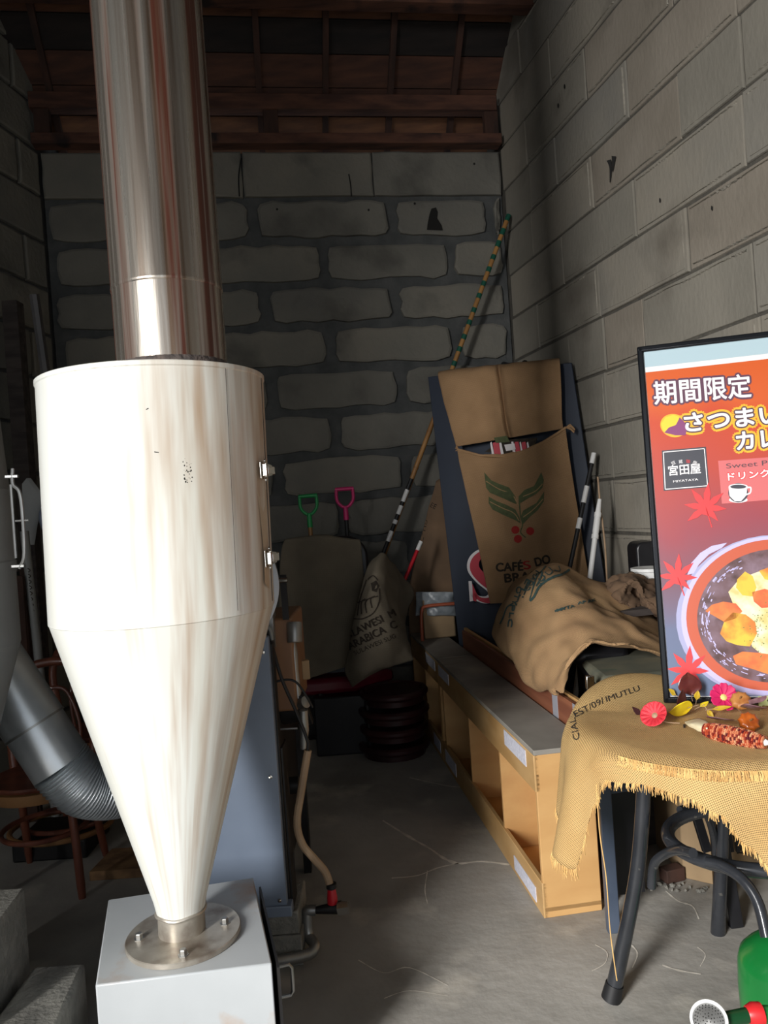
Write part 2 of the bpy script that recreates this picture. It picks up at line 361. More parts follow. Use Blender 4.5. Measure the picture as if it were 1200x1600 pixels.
def stone(par, P0, ud, n, u0, u1, z0, z1, m, rag, depth, k=5):
    """one squared stone: ragged outline, chamfered arris, proud of its joints"""
    L = u1 - u0; H = z1 - z0; out = []
    nu, nv = (max(3, int(L / .16)), 3) if rag < .008 else (max(4, int(L / .10)), 4); fine = rag < .004
    for i in range(nu): out.append((u0 + L * i / nu, z0))
    for i in range(nv): out.append((u1, z0 + H * i / nv))
    for i in range(nu): out.append((u1 - L * i / nu, z1))
    for i in range(nv): out.append((u0, z1 - H * i / nv))
    cu, cz = (u0 + u1) / 2, (z0 + z1) / 2; rings = []
    jit = [(R.uniform(-1, 1) * rag, R.uniform(-1, 1) * rag) for _ in out]
    for d_, ins in ((0, 0), (depth * .75, .002), (depth, .005 if fine else .012 + rag * .4)):
        rg = []
        for (a, z), (ja, jz) in zip(out, jit):
            if rag > .008 and min(a - u0, u1 - a) < .01 and min(z - z0, z1 - z) < .01: ja = (.016 if a < cu else -.016); jz = (.016 if z < cz else -.016)
            a2 = a + ja + (ins if a < cu else -ins) * (1 if abs(a - cu) > L * .3 else 0); z2 = z + jz + (ins if z < cz else -ins)
            rg.append(P0 + ud * a2 + V((0, 0, z2)) + n * (d_ - .03))
        rings.append(rg)
    K = len(out); fs = [(r_ * K + i, r_ * K + (i + 1) % K, (r_ + 1) * K + (i + 1) % K, (r_ + 1) * K + i) for r_ in (0, 1) for i in range(K)]
    fs.append(tuple(2 * K + i for i in range(K)))
    mb = MB(); mb.add([p for g in rings for p in g], fs); return mb.build('stone', m, par, smooth=False)
# right wall: joints measured, running bond .83 long, .31 high
zr = [3.73 + .31 * i for i in range(-12, 8)]
bead = MB()
for i in range(len(zr) - 1):
    z0, z1 = zr[i], zr[i + 1]
    if z1 < .02: continue
    off = .02 if (i - 11) % 2 == 0 else -.395
    if z0 < 0: z0 = 0.005
    for j in range(0, 6):
        u0 = off + .83 * j; u1 = u0 + .83; u0 = max(u0, .0)
        if u1 - u0 < .1 or u0 > 3.6: continue
        split = R.random() < .22 and u1 - u0 > .7
        segs = [(u0, (u0 + u1) / 2 + .02), ((u0 + u1) / 2 + .02, u1)] if split else [(u0, u1)]
        for a, b in segs:
            stone(wr, COR, VR, NR, a + .004, b - .004, z0 + .005, z1 - .005, R.choice(M['stone_r']), .002, .026 + R.uniform(-.005, .005))
            # ragged lips of squeezed mortar just inside the stone's edges
            if a > .35 and z0 > .9:
                def lip(P, n_):
                    up_ = []; dn = []; md_ = []
                    for k in range(n_ + 1):
                        p, q_ = P(k / n_); tz = R.uniform(.001, .011) * max(0.05, .5 + 1.2 * noise.noise(p * 6)); up_.append(p + q_ * tz - NR * .005); dn.append(p - q_ * tz * .35 - NR * .005); md_.append(p + q_ * tz * .3 + NR * .0035)
                    m_ = len(up_); bead.add(up_ + md_ + dn, [(r_ * m_ + k, r_ * m_ + k + 1, (r_ + 1) * m_ + k + 1, (r_ + 1) * m_ + k) for r_ in (0, 1) for k in range(m_ - 1)])
                UZ = V((0, 0, 1)); nn_ = int((b - a) / .011)
                if R.random() < .8: lip(lambda t: (COR + VR * (a + .03 + (b - a - .06) * t) + UZ * (z0 + .026 + .006 * noise.noise(V((t * 4, z0, 1)))), UZ), nn_)
                if R.random() < .5: lip(lambda t: (COR + VR * (a + .03 + (b - a - .06) * t) + UZ * (z1 - .026 + .006 * noise.noise(V((t * 4, z1, 2)))), -UZ), nn_)
                if R.random() < .55: lip(lambda t: (COR + VR * (b - .03) + UZ * (z0 + .03 + (z1 - z0 - .06) * t), -VR), 24)
o = bead.build('mortar_smear', M['bead'], wr, smooth=False); o['kind'] = 'stuff'
# back wall: wide recessed mortar
zb = [4.03, 3.71, 3.40, 3.095, 2.80, 2.50, 2.19, 1.885, 1.58, 1.275, .97, .665, .36, .055]
for i in range(len(zb) - 1):
    z1, z0 = zb[i], zb[i + 1]
    top = (i == 0)
    js = [0] + ([.85 + .92 * k for k in range(4)] if i % 2 else [.42 + .92 * k for k in range(4)]) + [LB]
    if i == 1: js = [0, .1, .83, 1.82, 2.72, LB]
    if top: js = [0, .95, 1.87, 2.75, LB]
    js = sorted(j for j in js if j <= LB)
    for a, b in zip(js[:-1], js[1:]):
        if b - a < .08: continue
        g = .004 if top else R.uniform(.025, .045)
        stone(wb, COR, UB, NB, a + g, b - g, z0 + (.004 if top else .03), z1 - (.002 if top else .028), R.choice(M['stone_b']), .005 if top else .012, .032 if top else R.uniform(.022, .034))
# left wall
for i in range(0, 17):
    z0 = .31 * i; off = -.2 if i % 2 else -.6
    for j in range(3):
        u0 = max(0, off + .83 * j); u1 = off + .83 * (j + 1)
        if u1 > 0.1: stone(wl, CL, VL, NL, u0 + .012, u1 - .012, z0 + .014, z0 + .3, R.choice(M['stone_b']), .006, .028)
# little holes, cracks and a plaster scar on the walls
cks = MB(); sb = on_plane(COR, NB, .004)
for pts, wd in (([(377, 247), (373, 275), (374, 307)], 2.2), ([(545, 272), (548, 290), (549, 307)], 2), ([(345, 470), (346, 500)], 1)):
    stroke(cks, pts, wd, sb)
patch(cks, [(671, 335), (674, 326), (681, 324), (684, 331), (683, 341), (690, 352), (692, 360), (667, 359), (668, 350)], sb)
for x, y in ((433, 327), (576, 328), (648, 318), (741, 256)): patch(cks, ell(x, y, 1.8, 2, n=8), sb)
sr = on_plane(COR, NR, .002)
for pts in ([(951, 250), (954, 262), (953, 285)], [(959, 244), (957, 268)]): stroke(cks, pts, lambda t: 6 * (1 - t) + 1, sr)
for x, y in ((882, 135), (1031, 313), (872, 165), (1112, 325)): patch(cks, ell(x, y, 1.3, 4, n=8), sr)
o = cks.build('pit', M['darkcrack'], wb, smooth=False); o['kind'] = 'stuff'
# floor crack filler
ck = MB(); sf = lambda x, y: Fl(x, y, .0015)
for pts, wd in (([(598, 1282), (640, 1308), (672, 1326), (692, 1340), (716, 1349), (752, 1346), (796, 1351)], 4), ([(612, 1372), (652, 1368), (684, 1356), (716, 1349)], 1.6), ([(640, 1215), (700, 1228), (735, 1230)], 1.2), ([(668, 1360), (664, 1390), (668, 1412)], 2),
                ([(1040, 1392), (1060, 1408), (1082, 1416), (1092, 1436)], 2.2), ([(1035, 1508), (1060, 1516), (1095, 1522)], 3), ([(1090, 1480), (1102, 1492), (1094, 1510)], 1.6), ([(560, 1500), (600, 1520), (640, 1512), (700, 1540)], 1.4), ([(925, 1517), (945, 1505), (948, 1488), (930, 1476)], 1.6), ([(985, 1475), (996, 1490), (988, 1512)], 3), ([(600, 1560), (640, 1548), (700, 1556)], 1.2)):
    stroke(ck, pts, lambda t, w_=wd: w_ * 1.5 * (.35 + .9 * abs(noise.noise(V((t * 9, w_, 0))))), sf)
o = ck.build('crack_filler', M['crack'], floor, smooth=False); o['kind'] = 'stuff'

# roof: boards on rafters on purlins; slope rises toward the viewer from the back wall
roof = bpy.data.objects.new('ceiling', None); C.objects.link(roof); roof['kind'] = 'structure'
SL = math.radians(45); sd = V((0, -math.cos(SL), math.sin(SL))); sn = V((0, -math.sin(SL), -math.cos(SL)))
YAW = Matrix.Rotation(.1466, 3, 'Z'); RO = COR + UB * 1.6; RO.z = 0
def rp(x, s_, d=0):   # along the wall, up the slope, toward the room
    p = V((x, .45, 3.98)) + sd * s_ + sn * d; return RO + YAW @ p
k = 0; s_ = -.1
while s_ < 5.2:
    wd = R.choice((.17, .19, .21)); dk = 3 if k in (5,) else R.randrange(3)
    a, b = s_ + .003, s_ + wd - .004; t_ = .018 + R.uniform(-.004, .004)
    MB().hexa([rp(-2.6, a), rp(2.6, a), rp(2.6, b), rp(-2.6, b)], [rp(-2.6, a, -t_), rp(2.6, a, -t_), rp(2.6, b, -t_), rp(-2.6, b, -t_)]).build('roof_board', M['roofboard'][dk], roof, smooth=False)
    s_ += wd; k += 1
# a sealing deck above the boards and the far slope
MB().hexa([rp(-3.4, -.4, -.05), rp(3.4, -.4, -.05), rp(3.4, 5.3, -.05), rp(-3.4, 5.3, -.05)], [rp(-3.4, -.4, -.09), rp(3.4, -.4, -.09), rp(3.4, 5.3, -.09), rp(-3.4, 5.3, -.09)]).build('roof_deck', M['darkbeam'], roof, smooth=False)
ry = rp(0, 5.28); 
MB().hexa([V((-4, FY - .6, ry.z - 4.2)), V((4, FY - .6, ry.z - 4.2)), V((4, ry.y + .7, ry.z)), V((-4, ry.y + .2, ry.z))], [V((-4, FY - .6, ry.z - 4.1)), V((4, FY - .6, ry.z - 4.1)), V((4, ry.y + .7, ry.z + .1)), V((-4, ry.y + .2, ry.z + .1))]).build('roof_deck', M['darkbeam'], roof, smooth=False)
for x in [-1.5 + .462 * i for i in range(-1, 7)]:
    MB().hexa([rp(x - .02, -.1), rp(x + .02, -.1), rp(x + .02, 5.2), rp(x - .02, 5.2)], [rp(x - .02, -.1, .045), rp(x + .02, -.1, .045), rp(x + .02, 5.2, .045), rp(x - .02, 5.2, .045)]).build('rafter', M['rafter'], roof, smooth=False)
def beam(nm, zc, y, hh, dd, x0, x1, m):
    a = RO + YAW @ V((x0, y, zc)); b = RO + YAW @ V((x1, y, zc))
    return MB().slab(a, b, (0, 0, 1), hh, dd).build(nm, m, roof, bevel=.004)
beam('wall_plate', 4.065, -.07, .07, .11, -1.62, 1.58, M['purlin'])
beam('purlin', 4.32, -.07, .105, .10, -1.62, 1.56, M['purlin'])
beam('purlin', 4.72, -.62, .13, .11, -1.72, 1.70, M['purlin'])
beam('beam', 4.86, -.66, .13, .13, -1.72, 1.70, M['darkbeam'])
for x in (-.05, 1.52, -1.55): MB().box(RO + YAW @ V((x, -.07, 4.19)), (.1, .06, .17), .1466).build('post', M['rafter'], roof, bevel=.004)
# ------------------------------------------------------------------ cyclone dust collector
cy = thing('dust_cyclone', (-.6, 2.0, .1), 'tall off-white steel cyclone with stained chrome flue, bolted onto a white box', 'machine')
def cx(z): return V((-.602 + (z - .44) * .020, 2.0, 0))
def lath(prof, n=64, fn=cx, cap=True):
    mb = MB(); vs = []; fs = []
    for r_, z in prof: 
        c = fn(z); vs += [c + V((r_ * math.cos(2 * PI * k / n + PI / 2), r_ * math.sin(2 * PI * k / n + PI / 2), z)) for k in range(n)]
    mb.uv = [(.28 * 2 * PI * k / n, z) for r_, z in prof for k in range(n)]
    for i in range(len(prof) - 1):
        for k in range(n): fs.append((i * n + k, i * n + (k + 1) % n, (i + 1) * n + (k + 1) % n, (i + 1) * n + k))
    if cap: fs += [tuple(range(n))[::-1], tuple((len(prof) - 1) * n + k for k in range(n))]
    return mb.add(vs, fs)
body = lath([(.279, 1.262), (.2815, 1.264), (.2815, 1.30), (.282, 1.85), (.2845, 1.853), (.2845, 1.862), (.282, 1.864), (.1, 1.866)], 96).build('body', M['hopper'], cy)
lath([(.061, .485), (.068, .52), (.2795, 1.262)], 96).build('cone', M['hopper'], cy)
lath([(.060, .432), (.060, .487)], 48).build('neck', M['flange'], cy)
bd = MB(); bd.tube([cx(.487) + V((.062 * math.cos(a), .062 * math.sin(a), .487 + .002 * math.sin(5 * a))) for a in [2 * PI * k / 32 for k in range(32)]], .005, 8, closed=True)
bd.build('weld_bead', M['flange'], cy)
fc = Fl(287, 1455, .432)
MB().lathe([(.144, .418), (.146, .420), (.146, .430), (.144, .432), (.0, .432)], V((fc.x, fc.y, 0)), n=72, cap=False).build('flange', M['flange'], cy)
for k, (x, y) in enumerate(((217, 1459), (286, 1484), (351, 1435), (262, 1424))):
    p = Fl(x, y, .445)
    MB().lathe([(.0, -.014), (.014, -.014), (.014, -.011), (.0095, -.011), (.0095, 0), (.008, .002), (0, .002)], p, n=6, cap=False).build('bolt', M['steel'], cy, ang=20)
# seams of the hatch door on the right of the drum
for a, nm in ((-3, 'hatch_seam'), (-38, 'weld_seam')):
    t = math.radians(a); mb = MB()
    mb.slab(cx(1.28) + V((.2825 * math.cos(t), .2825 * math.sin(t), 1.275)), cx(1.85) + V((.2825 * math.cos(t), .2825 * math.sin(t), 1.852)), (-math.sin(t), math.cos(t), 0), .0035 if a > -10 else .0010, .0006)
    mb.build(nm, M['darkcrack'] if a > -10 else M['soot'], cy, smooth=False)
for zz in (1.61, 1.388):
    t = math.radians(-8); n = V((math.cos(t), math.sin(t), 0)); tt = V((-math.sin(t), math.cos(t), 0)); c = cx(zz) + n * .284 + V((0, 0, zz))
    l = MB().slab(c - tt * .030 - V((0, 0, .022)) + n * .003, c - tt * .030 + V((0, 0, .022)) + n * .003, tt, .022, .005)
    l.slab(c - tt * .030 - V((0, 0, .016)) + n * .012, c - tt * .030 + V((0, 0, .016)) + n * .012, tt, .010, .012); lo = l.build('latch', M['chrome'], cy, bevel=.002)
    MB().slab(c - tt * .026 + n * .012 + V((0, 0, .014)), c + tt * .012 + n * .016 + V((0, 0, .010)), (0, 0, 1), .006, .004).build('loop', M['chrome'], lo)
    MB().slab(c - tt * .026 + n * .012 - V((0, 0, .014)), c + tt * .012 + n * .016 - V((0, 0, .010)), (0, 0, 1), .006, .004).build('loop', M['chrome'], lo)
    MB().slab(c - tt * .004 + n * .010, c + tt * .034 + n * .016, (0, 0, 1), .024, .008).build('lever', M['chrome'], lo, bevel=.003)
    for s_ in (-1, 1): MB().lathe([(0, 0), (.005, 0), (.004, .003), (0, .004)], c - tt * .012 + n * .006 + V((0, 0, s_ * .024)), n, n=10, cap=False).build('rivet', M['chrome'], lo)
rs = MB()
def on_drum(x, y):    # a point on the drum's outside
    v = ray(x, y); c = cx(1.5); dx, dy = v.x, v.y; ox, oy = EYE.x - c.x, EYE.y - c.y
    A = dx * dx + dy * dy; B = 2 * (ox * dx + oy * dy); Cc = ox * ox + oy * oy - .2830 ** 2; di = B * B - 4 * A * Cc
    if di < 0: return None
    p = EYE + v * ((-B - math.sqrt(di)) / 2 / A); n = V((p.x - c.x, p.y - c.y, 0)); return p
for k in range(70):
    y = 662 + R.random() * 95; x = 292 + R.gauss(0, 4.5) + (y - 700) * .03
    r_ = R.uniform(.3, 1.2); patch(rs, ell(x, y, r_, r_ * R.uniform(1, 1.8), n=6), on_drum)
for pts in ([(226, 622), (240, 617)], [(229, 612), (236, 630)], [(236, 611), (233, 622), (241, 630)], [(230, 624), (247, 623)], [(241, 706), (248, 707)], [(228, 640), (240, 634)]): stroke(rs, pts, 1.4, on_drum)
o = rs.build('scratch', M['darkcrack'], cy, smooth=False); o['kind'] = 'stuff'
rr = MB(); patch(rr, [(404, 715), (408, 700), (413, 716), (416, 760), (417, 800), (418, 850), (421, 920), (414, 912), (411, 850), (406, 800), (402, 770), (398, 740)], on_drum)
rr.build('rust_stain', M['hopper_rust'], cy, smooth=False)
# flue
def pc(z): return V((-.52, 2.0, 0))
lath([(.1385, 1.862), (.143, 1.866), (.142, 1.895), (.139, 1.902)], 48, pc).build('sealant_collar', M['soot'], cy)
lath([(.139, 1.895), (.1392, 2.085)], 72, pc, False).build('flue_section', M['pipe'], cy)
lath([(.1392, 2.085), (.1412, 2.088), (.1412, 2.094), (.1402, 2.098), (.1402, 7.2)], 72, pc, False).build('flue_section', M['pipe'], cy)
tg = MB(); c = pc(0); tg.add([c + V((.142 * math.sin(a), -.142 * math.cos(a), z)) for z in (2.842, 3.0) for a in (1.05, 1.2, 1.35)], [(0, 1, 4, 3), (1, 2, 5, 4)])
tg.build('paper_label', M['white'], cy, smooth=True, solid=.001)
# the box the cyclone is bolted to
bx = [V((-.758, 1.807, 0)), V((-.346, 1.847, 0)), V((-.467, 2.293, 0)), V((-.875, 2.219, 0))]
MB().hexa([p + V((0, 0, .12)) for p in bx], [p + V((0, 0, .418)) for p in bx]).build('dust_box', M['boxpaint'], cy, bevel=.004)
rd = (bx[2] - bx[1]).normalized(); rn = V((rd.y, -rd.x, 0))
dr = MB(); dr.slab(bx[1] + rn * .014 + V((0, 0, .26)) - rd * .01, bx[2] + rn * .014 + V((0, 0, .26)) - rd * .05, (0, 0, 1), .30, .006); door = dr.build('ash_door', M['darksteel'], cy)
hp = bx[1] + rd * .13 + rn * .018
MB().tube([hp + V((0, 0, .33)), hp + rn * .035 + V((0, 0, .33)), hp + rn * .042 + V((0, 0, .32)), hp + rn * .042 + V((0, 0, .26)), hp + rn * .035 + V((0, 0, .25)), hp + V((0, 0, .25))], .005, 10).build('handle', M['steel'], door)
q = [V((-.80, 1.80, 0)), V((-.36, 1.84, 0)), V((-.46, 2.28, 0)), V((-.89, 2.22, 0))]
tag(MB().hexa(q, [p + V((0, 0, .12)) for p in q]).build('concrete_slab', M['concblock'], bevel=.008), 'grey concrete slab base under the white cyclone box', 'concrete block')

# ------------------------------------------------------------------ second cyclone at the left edge, its duct
c2 = thing('dust_cyclone', (-1.43, 2.3, .1), 'grey cyclone cut off by the left edge, with long white latch bar', 'machine')
f2 = lambda z: V((-1.43, 2.3, 0))
lath([(.289, 1.16), (.289, 1.375), (.292, 1.38), (.292, 1.41), (.289, 1.414), (.288, 1.62), (.291, 1.63), (.287, 1.64), (.272, 1.9), (.1, 1.91)], 72, f2).build('body', M['cutgrey'], c2)
lath([(.07, .43), (.289, 1.16)], 72, f2).build('cone', M['cutgrey'], c2)
lb = MB(); pts = [W(20, 732, 2.25), W(20, 756, 2.25), W(30, 768, 2.25), W(35, 800, 2.25), W(38, 866, 2.25), W(30, 888, 2.25)]
lb.tube(cr(pts, 24), .0055, 8); lo = lb.build('latch_bar', M['steel'], c2)
for x, y in ((20, 745), (30, 885)): MB().slab(W(x - 12, y, 2.25), W(x + 9, y - 1, 2.25), (0, 0, 1), .010, .010).build('bracket', M['steel'], lo, bevel=.002)
MB().tube([W(24, 814, 2.25), W(45, 813, 2.25)], .003, 8).build('pin', M['steel'], lo)
MB().tube([W(17, 757, 2.25), W(25, 872, 2.25)], .0045, 8).build('edge_strip', M['steel'], c2)
MB().tube([W(5, 430, 2.26) + V((0, .2, 0)), W(22, 1010, 2.26) + V((0, .5, 0))], .016, 8).build('back_pipe', M['darksteel'], c2)
q = [V((-1.62, 1.93, 0)), V((-1.145, 1.93, 0)), V((-1.19, 2.37, 0)), V((-1.66, 2.37, 0))]
MB().hexa([p + V((0, 0, .0)) for p in q], [p + V((0, 0, .40)) for p in q]).build('dust_box', M['concblock'], c2, bevel=.006)
du = thing('exhaust_duct', (-1.3, 2.8, .9), 'shiny galvanised duct sloping down to a ribbed flexible elbow, left of the white cyclone', 'duct')
a0, a1 = W(-70, 945, 2.72), W(98, 1200, 2.72); dd = (a1 - a0).normalized()
MB().tube([a0, a0.lerp(a1, .74)], .108, 48).build('duct_pipe', M['duct'], du)
MB().tube([a0.lerp(a1, .735), a0.lerp(a1, .99)], .1045, 48).build('coupling', M['duct'], du)
MB().tube([a0.lerp(a1, .735) + dd * .0, a0.lerp(a1, .735) + dd * .008], .1105, 48).build('joint_ring', M['steel'], du)
pts = cr([a1 - dd * .02, W(122, 1222, 2.74), W(150, 1232, 2.78), W(185, 1231, 2.84), W(225, 1218, 2.9)], 260)
mb = MB(); mb.tube(pts, [.102 + .0055 * math.sin(i * 2 * PI / 8) for i in range(260)], 40); mb.build('flexible_elbow', M['duct'], du, ang=80)

# ------------------------------------------------------------------ coffee roaster
ro = thing('coffee_roaster', (-.6, 2.9, .2), 'blue-grey panelled roasting machine behind the white cyclone with black side frame', 'machine')
q = lambda y: [V((-.84, y, 0)), V((-.405, y, 0)), V((-.405, y + .03, 0)), V((-.84, y + .03, 0))]
pn = MB().hexa([p + V((0, 0, .22)) for p in q(2.5)], [p + V((0, 0, 1.10)) for p in q(2.5)]).build('side_panel', M['panel'], ro, bevel=.003)
MB().box((-.62, 2.515, .205), (.46, .05, .035)).build('sill', M['panel'], ro, bevel=.003)
for x, y in ((411, 1019), (423, 1214), (437, 1407)): MB().lathe([(.007, 0), (.006, -.003), (0, -.004)], W(x, y, 2.499), (0, 1, 0), n=14, cap=False).build('screw', M['chrome'], pn)
MB().box((-.63, 2.92, .62), (.40, .76, .82)).build('housing', M['darksteel'], ro, bevel=.006)
MB().box((-.405, 2.56, .60), (.012, .05, .94)).build('front_post', M['darksteel'], ro, bevel=.002)
MB().box((-.395, 2.60, .36), (.006, .10, .72)).build('edge_plate', M['darksteel'], ro)
MB().box((-.42, 3.2, .30), (.03, .04, .6)).build('rear_post', M['darksteel'], ro)
dm = MB().lathe([(.0, 0), (.20, 0), (.215, .012), (.215, .05), (.20, .06), (0, .06)], (-.575, 2.50, 1.27), (-.1, 1, 0), n=64, cap=False).build('drum_cover', M['whitedisc'], ro)
MB().lathe([(0, -.03), (.03, -.03), (.03, 0)], (-.43, 2.56, 1.26), (.25, -1, 0), n=20, cap=False).build('knob', M['chrome'], dm)
MB().box((-.43, 2.95, .95), (.14, .34, .34)).build('rear_cover', M['copper'], ro, bevel=.01)
MB().lathe([(0, 0), (.10, 0), (.10, .2), (0, .2)], (-.62, 2.75, 1.12), (1, .1, 0), n=32, cap=False).build('blower', M['steel'], ro)
MB().tube([W(431, 907, 2.7), W(449, 906, 2.7)], .009, 12).build('lever_pin', M['chrome'], ro)
MB().slab(W(442, 898, 2.75), W(447, 968, 2.75), (1, 0, 0), .022, .012).build('lever_arm', M['darksteel'], ro)
MB().lathe([(0, -.036), (.026, -.036), (.028, -.032), (.028, .032), (.026, .036), (0, .036)], W(460, 988, 2.78), (0.0, .25, 1), n=28, cap=False).build('motor', M['steel'], ro)
MB().tube([W(458, 1003, 2.80), W(459, 1020, 2.80), W(461, 1048, 2.80), W(466, 1090, 2.80)], [.010, .015, .013, .013], 14).build('riser', M['steel'], ro)
MB().slab(W(466, 1085, 2.8), W(482, 1130, 2.85), (1, 0, 0), .04, .03).build('bracket', M['darksteel'], ro, bevel=.004)
MB().box(W(477, 1046, 3.0), (.03, .03, .075), .3).build('switch_box', M['card'], ro, bevel=.003)
MB().lathe([(0, 0), (.045, 0), (.05, .01), (.05, .09), (0, .09)], W(438, 1112, 2.85), (1, 0, .1), n=18, cap=False).build('gear_case', M['darksteel'], ro)
MB().lathe([(0, 0), (.022, 0), (.022, .03), (.01, .035), (0, .035)], W(470, 1100, 2.8), (.6, -.5, .3), n=14, cap=False).build('valve_head', M['steel'], ro)
MB().lathe([(0, 0), (.03, 0), (.03, .05), (0, .05)], W(445, 1228, 2.75), (1, 0, 0), n=18, cap=False).build('foot_wheel', M['darksteel'], ro)
MB().tube([W(430, 1140, 2.7), W(465, 1138, 2.7)], .004, 8).build('rod', M['steel'], ro)
MB().tube([W(474, 1110, 2.72), W(475, 1140, 2.72), W(474, 1170, 2.72)], [.016, .018, .011], 14).build('connector', M['steel'], ro)
for pts, r_, nm, m in (([(416, 985), (424, 1005), (440, 1060), (462, 1110), (478, 1150), (481, 1170), (472, 1225), (463, 1290)], .006, 'cable', M['rubber']),
                       ([(427, 1066), (450, 1062), (465, 1068), (480, 1090), (488, 1105)], .004, 'cable', M['rubber']),
                       ([(434, 1172), (446, 1200), (450, 1250), (452, 1310), (458, 1340), (458, 1400)], .004, 'cable', M['rubber']),
                       ([(416, 978), (422, 985), (425, 1000)], .006, 'cable', M['cutgrey']),
                       ([(481, 1172), (470, 1240), (464, 1285), (472, 1318), (492, 1343), (508, 1362), (516, 1385)], .0135, 'gas_hose', M['hose'])):
    mb = MB(); mb.tube(cr([W(x, y, 2.62 if nm == 'gas_hose' or y > 1100 else 2.6) for x, y in pts], 40), r_, 10); mb.build(nm, m, ro)
vv = W(519, 1402, 2.62)
MB().lathe([(.015, .03), (.018, .034), (.018, .048), (.013, .05)], vv, (0, 0, 1), n=16).build('hose_clamp', M['rubber'], ro)
MB().lathe([(.004, -.02), (.018, -.02), (.018, .0), (.014, .03), (.006, .034)], vv, (0, 0, 1), n=18).build('valve_knob', M['red'], ro)
vb = W(525, 1420, 2.62)
MB().tube([vb - V((.07, 0, 0)), vb + V((.02, 0, .004))], [.012, .022], 14).build('valve_body', M['darksteel'], ro)
MB().tube([vb + V((.010, -.015, .006)), vb + V((.046, -.02, .012))], [.026, .021], 6).build('valve_nut', M['chrome'], ro, ang=20)
g = [V((vb.x - .07, vb.y, vb.z)), V((vb.x - .095, vb.y, vb.z)), V((vb.x - .10, vb.y, vb.z - .015)), V((vb.x - .098, vb.y - .01, vb.z - .08)), W(492, 1478, 2.56), W(480, 1492, 2.53), W(430, 1502, 2.48)]
MB().tube(cr(g, 30), .018, 14).build('gas_pipe', M['steel'], ro)
for x, y, Y, sx in ((-.52, 2.60, .105, .32),):
    tag(MB().box((-.54, 2.64, .145), (.33, .22, .075)).build('concrete_block', M['concblock'], bevel=.005), 'speckled concrete block directly under the roaster sill', 'concrete block')
    tag(MB().box((-.545, 2.63, .052), (.35, .20, .104)).build('concrete_block', M['concblock'], bevel=.005), 'lower concrete block on the floor beneath the roaster, beside the gas pipe', 'concrete block')

# ------------------------------------------------------------------ concrete blocks bottom left, scrap of wood
q = [V((-1.13, 1.75, 0)), V((-.92, 1.75, 0)), V((-.985, 2.29, 0)), V((-1.14, 2.29, 0))]
tag(MB().hexa(q, [p + V((0, 0, .2)) for p in q]).build('concrete_block', M['concblock'], bevel=.012), 'chipped concrete block on the floor between the two cyclone boxes', 'concrete block')
mb = MB(); P = [Fl(140, 1377), Fl(228, 1371), Fl(228, 1371) + V((.02, .22, 0)), Fl(140, 1377) + V((.02, .22, 0))]
tag(mb.hexa(P, [p + V((0, 0, .04)) for p in P]).build('wood_offcut', mat('offcut', (150, 116, 80), (112, 84, 60), 18, rough=.9), bevel=.003), 'rough wooden offcut lying on the dark floor behind the cyclone', 'plank')

# ------------------------------------------------------------------ bentwood chairs on the left
def arc(c, r_, a0, a1, n=24, z=0, ry=None):
    return [V((c[0] + r_ * math.cos(a0 + (a1 - a0) * k / n), c[1] + (ry or r_) * math.sin(a0 + (a1 - a0) * k / n), z)) for k in range(n + 1)]
def bent_chair(loc, rz, label, m, mseat):
    t = thing('bentwood_chair', (0, 0, 0), label, 'chair')
    MB().lathe([(0, .445), (.18, .445), (.20, .45), (.205, .46), (.20, .468), (0, .462)], n=40, cap=False).build('seat', m, t)
    MB().lathe([(.187, .40), (.205, .40), (.207, .405), (.207, .443), (.187, .445)], n=40, cap=False).build('seat_rim', mseat, t)
    for x, y in ((-.15, -.13), (.15, -.13)):
        MB().tube(cr([V((x, y, .44)), V((x * 1.15, y * 1.12, .3)), V((x * 1.3, y * 1.3, 0))], 10), [.017] * 9 + [.014], 12).build('leg', m, t)
    for s_ in (-1, 1): MB().tube(cr([V((.16 * s_, .13, .45)), V((.155 * s_, .15, .3)), V((.17 * s_, .22, 0))], 10), [.017] * 9 + [.013], 12).build('leg', m, t)
    hoop = [V((-.165, .13, .43)), V((-.185, .16, .6)), V((-.19, .19, .76)), V((-.13, .215, .87)), V((0, .225, .90)), V((.13, .215, .87)), V((.19, .19, .76)), V((.185, .16, .6)), V((.165, .13, .43))]
    MB().tube(cr(hoop, 44), .020, 12).build('back_hoop', m, t)
    inner = [V((-.11, .15, .45)), V((-.115, .17, .62)), V((-.06, .20, .76)), V((0, .203, .785)), V((.06, .20, .76)), V((.115, .17, .62)), V((.11, .15, .45))]
    if mseat is not m: MB().tube(cr(inner, 34), .009, 10).build('inner_hoop', m, t)
    MB().tube(arc((0, 0), .17, 0, 2 * PI, 40, .24)[:-1], .011, 10, closed=True).build('stretcher_ring', m, t)
    t.location = V(loc); t.rotation_euler.z = rz; return t
ch1 = bent_chair((-1.53, 3.26, 0), .05, 'dark brown bentwood chair standing behind the shiny sloping duct', M['brownwood'], M['tanwood'])
tgm = MB().box((.02, -.209, .425), (.075, .003, .022)); tgo = tgm.build('brass_tag', mat('brass_tag', (52, 44, 34), rough=.4, metal=.4), ch1)
ch2 = bent_chair((-1.50, 3.95, 0), .7, 'second dark bentwood chair, in shadow behind the first one', M['brownwood'], M['tanwood'])
ch3o = thing('bentwood_hoop', (-1.5, 3.6, .0), 'loose bentwood rings lying on the floor under the brown chair', 'wooden ring')
MB().tube([p for p in arc((-1.62, 3.62), .23, 0, 2 * PI, 40, .10, .2)[:-1]], .013, 10, closed=True).build('ring', M['tanwood'], ch3o)
MB().tube([p for p in arc((-1.60, 3.62), .19, 0, 2 * PI, 40, .13, .16)[:-1]], .011, 10, closed=True).build('ring', M['brownwood'], ch3o)
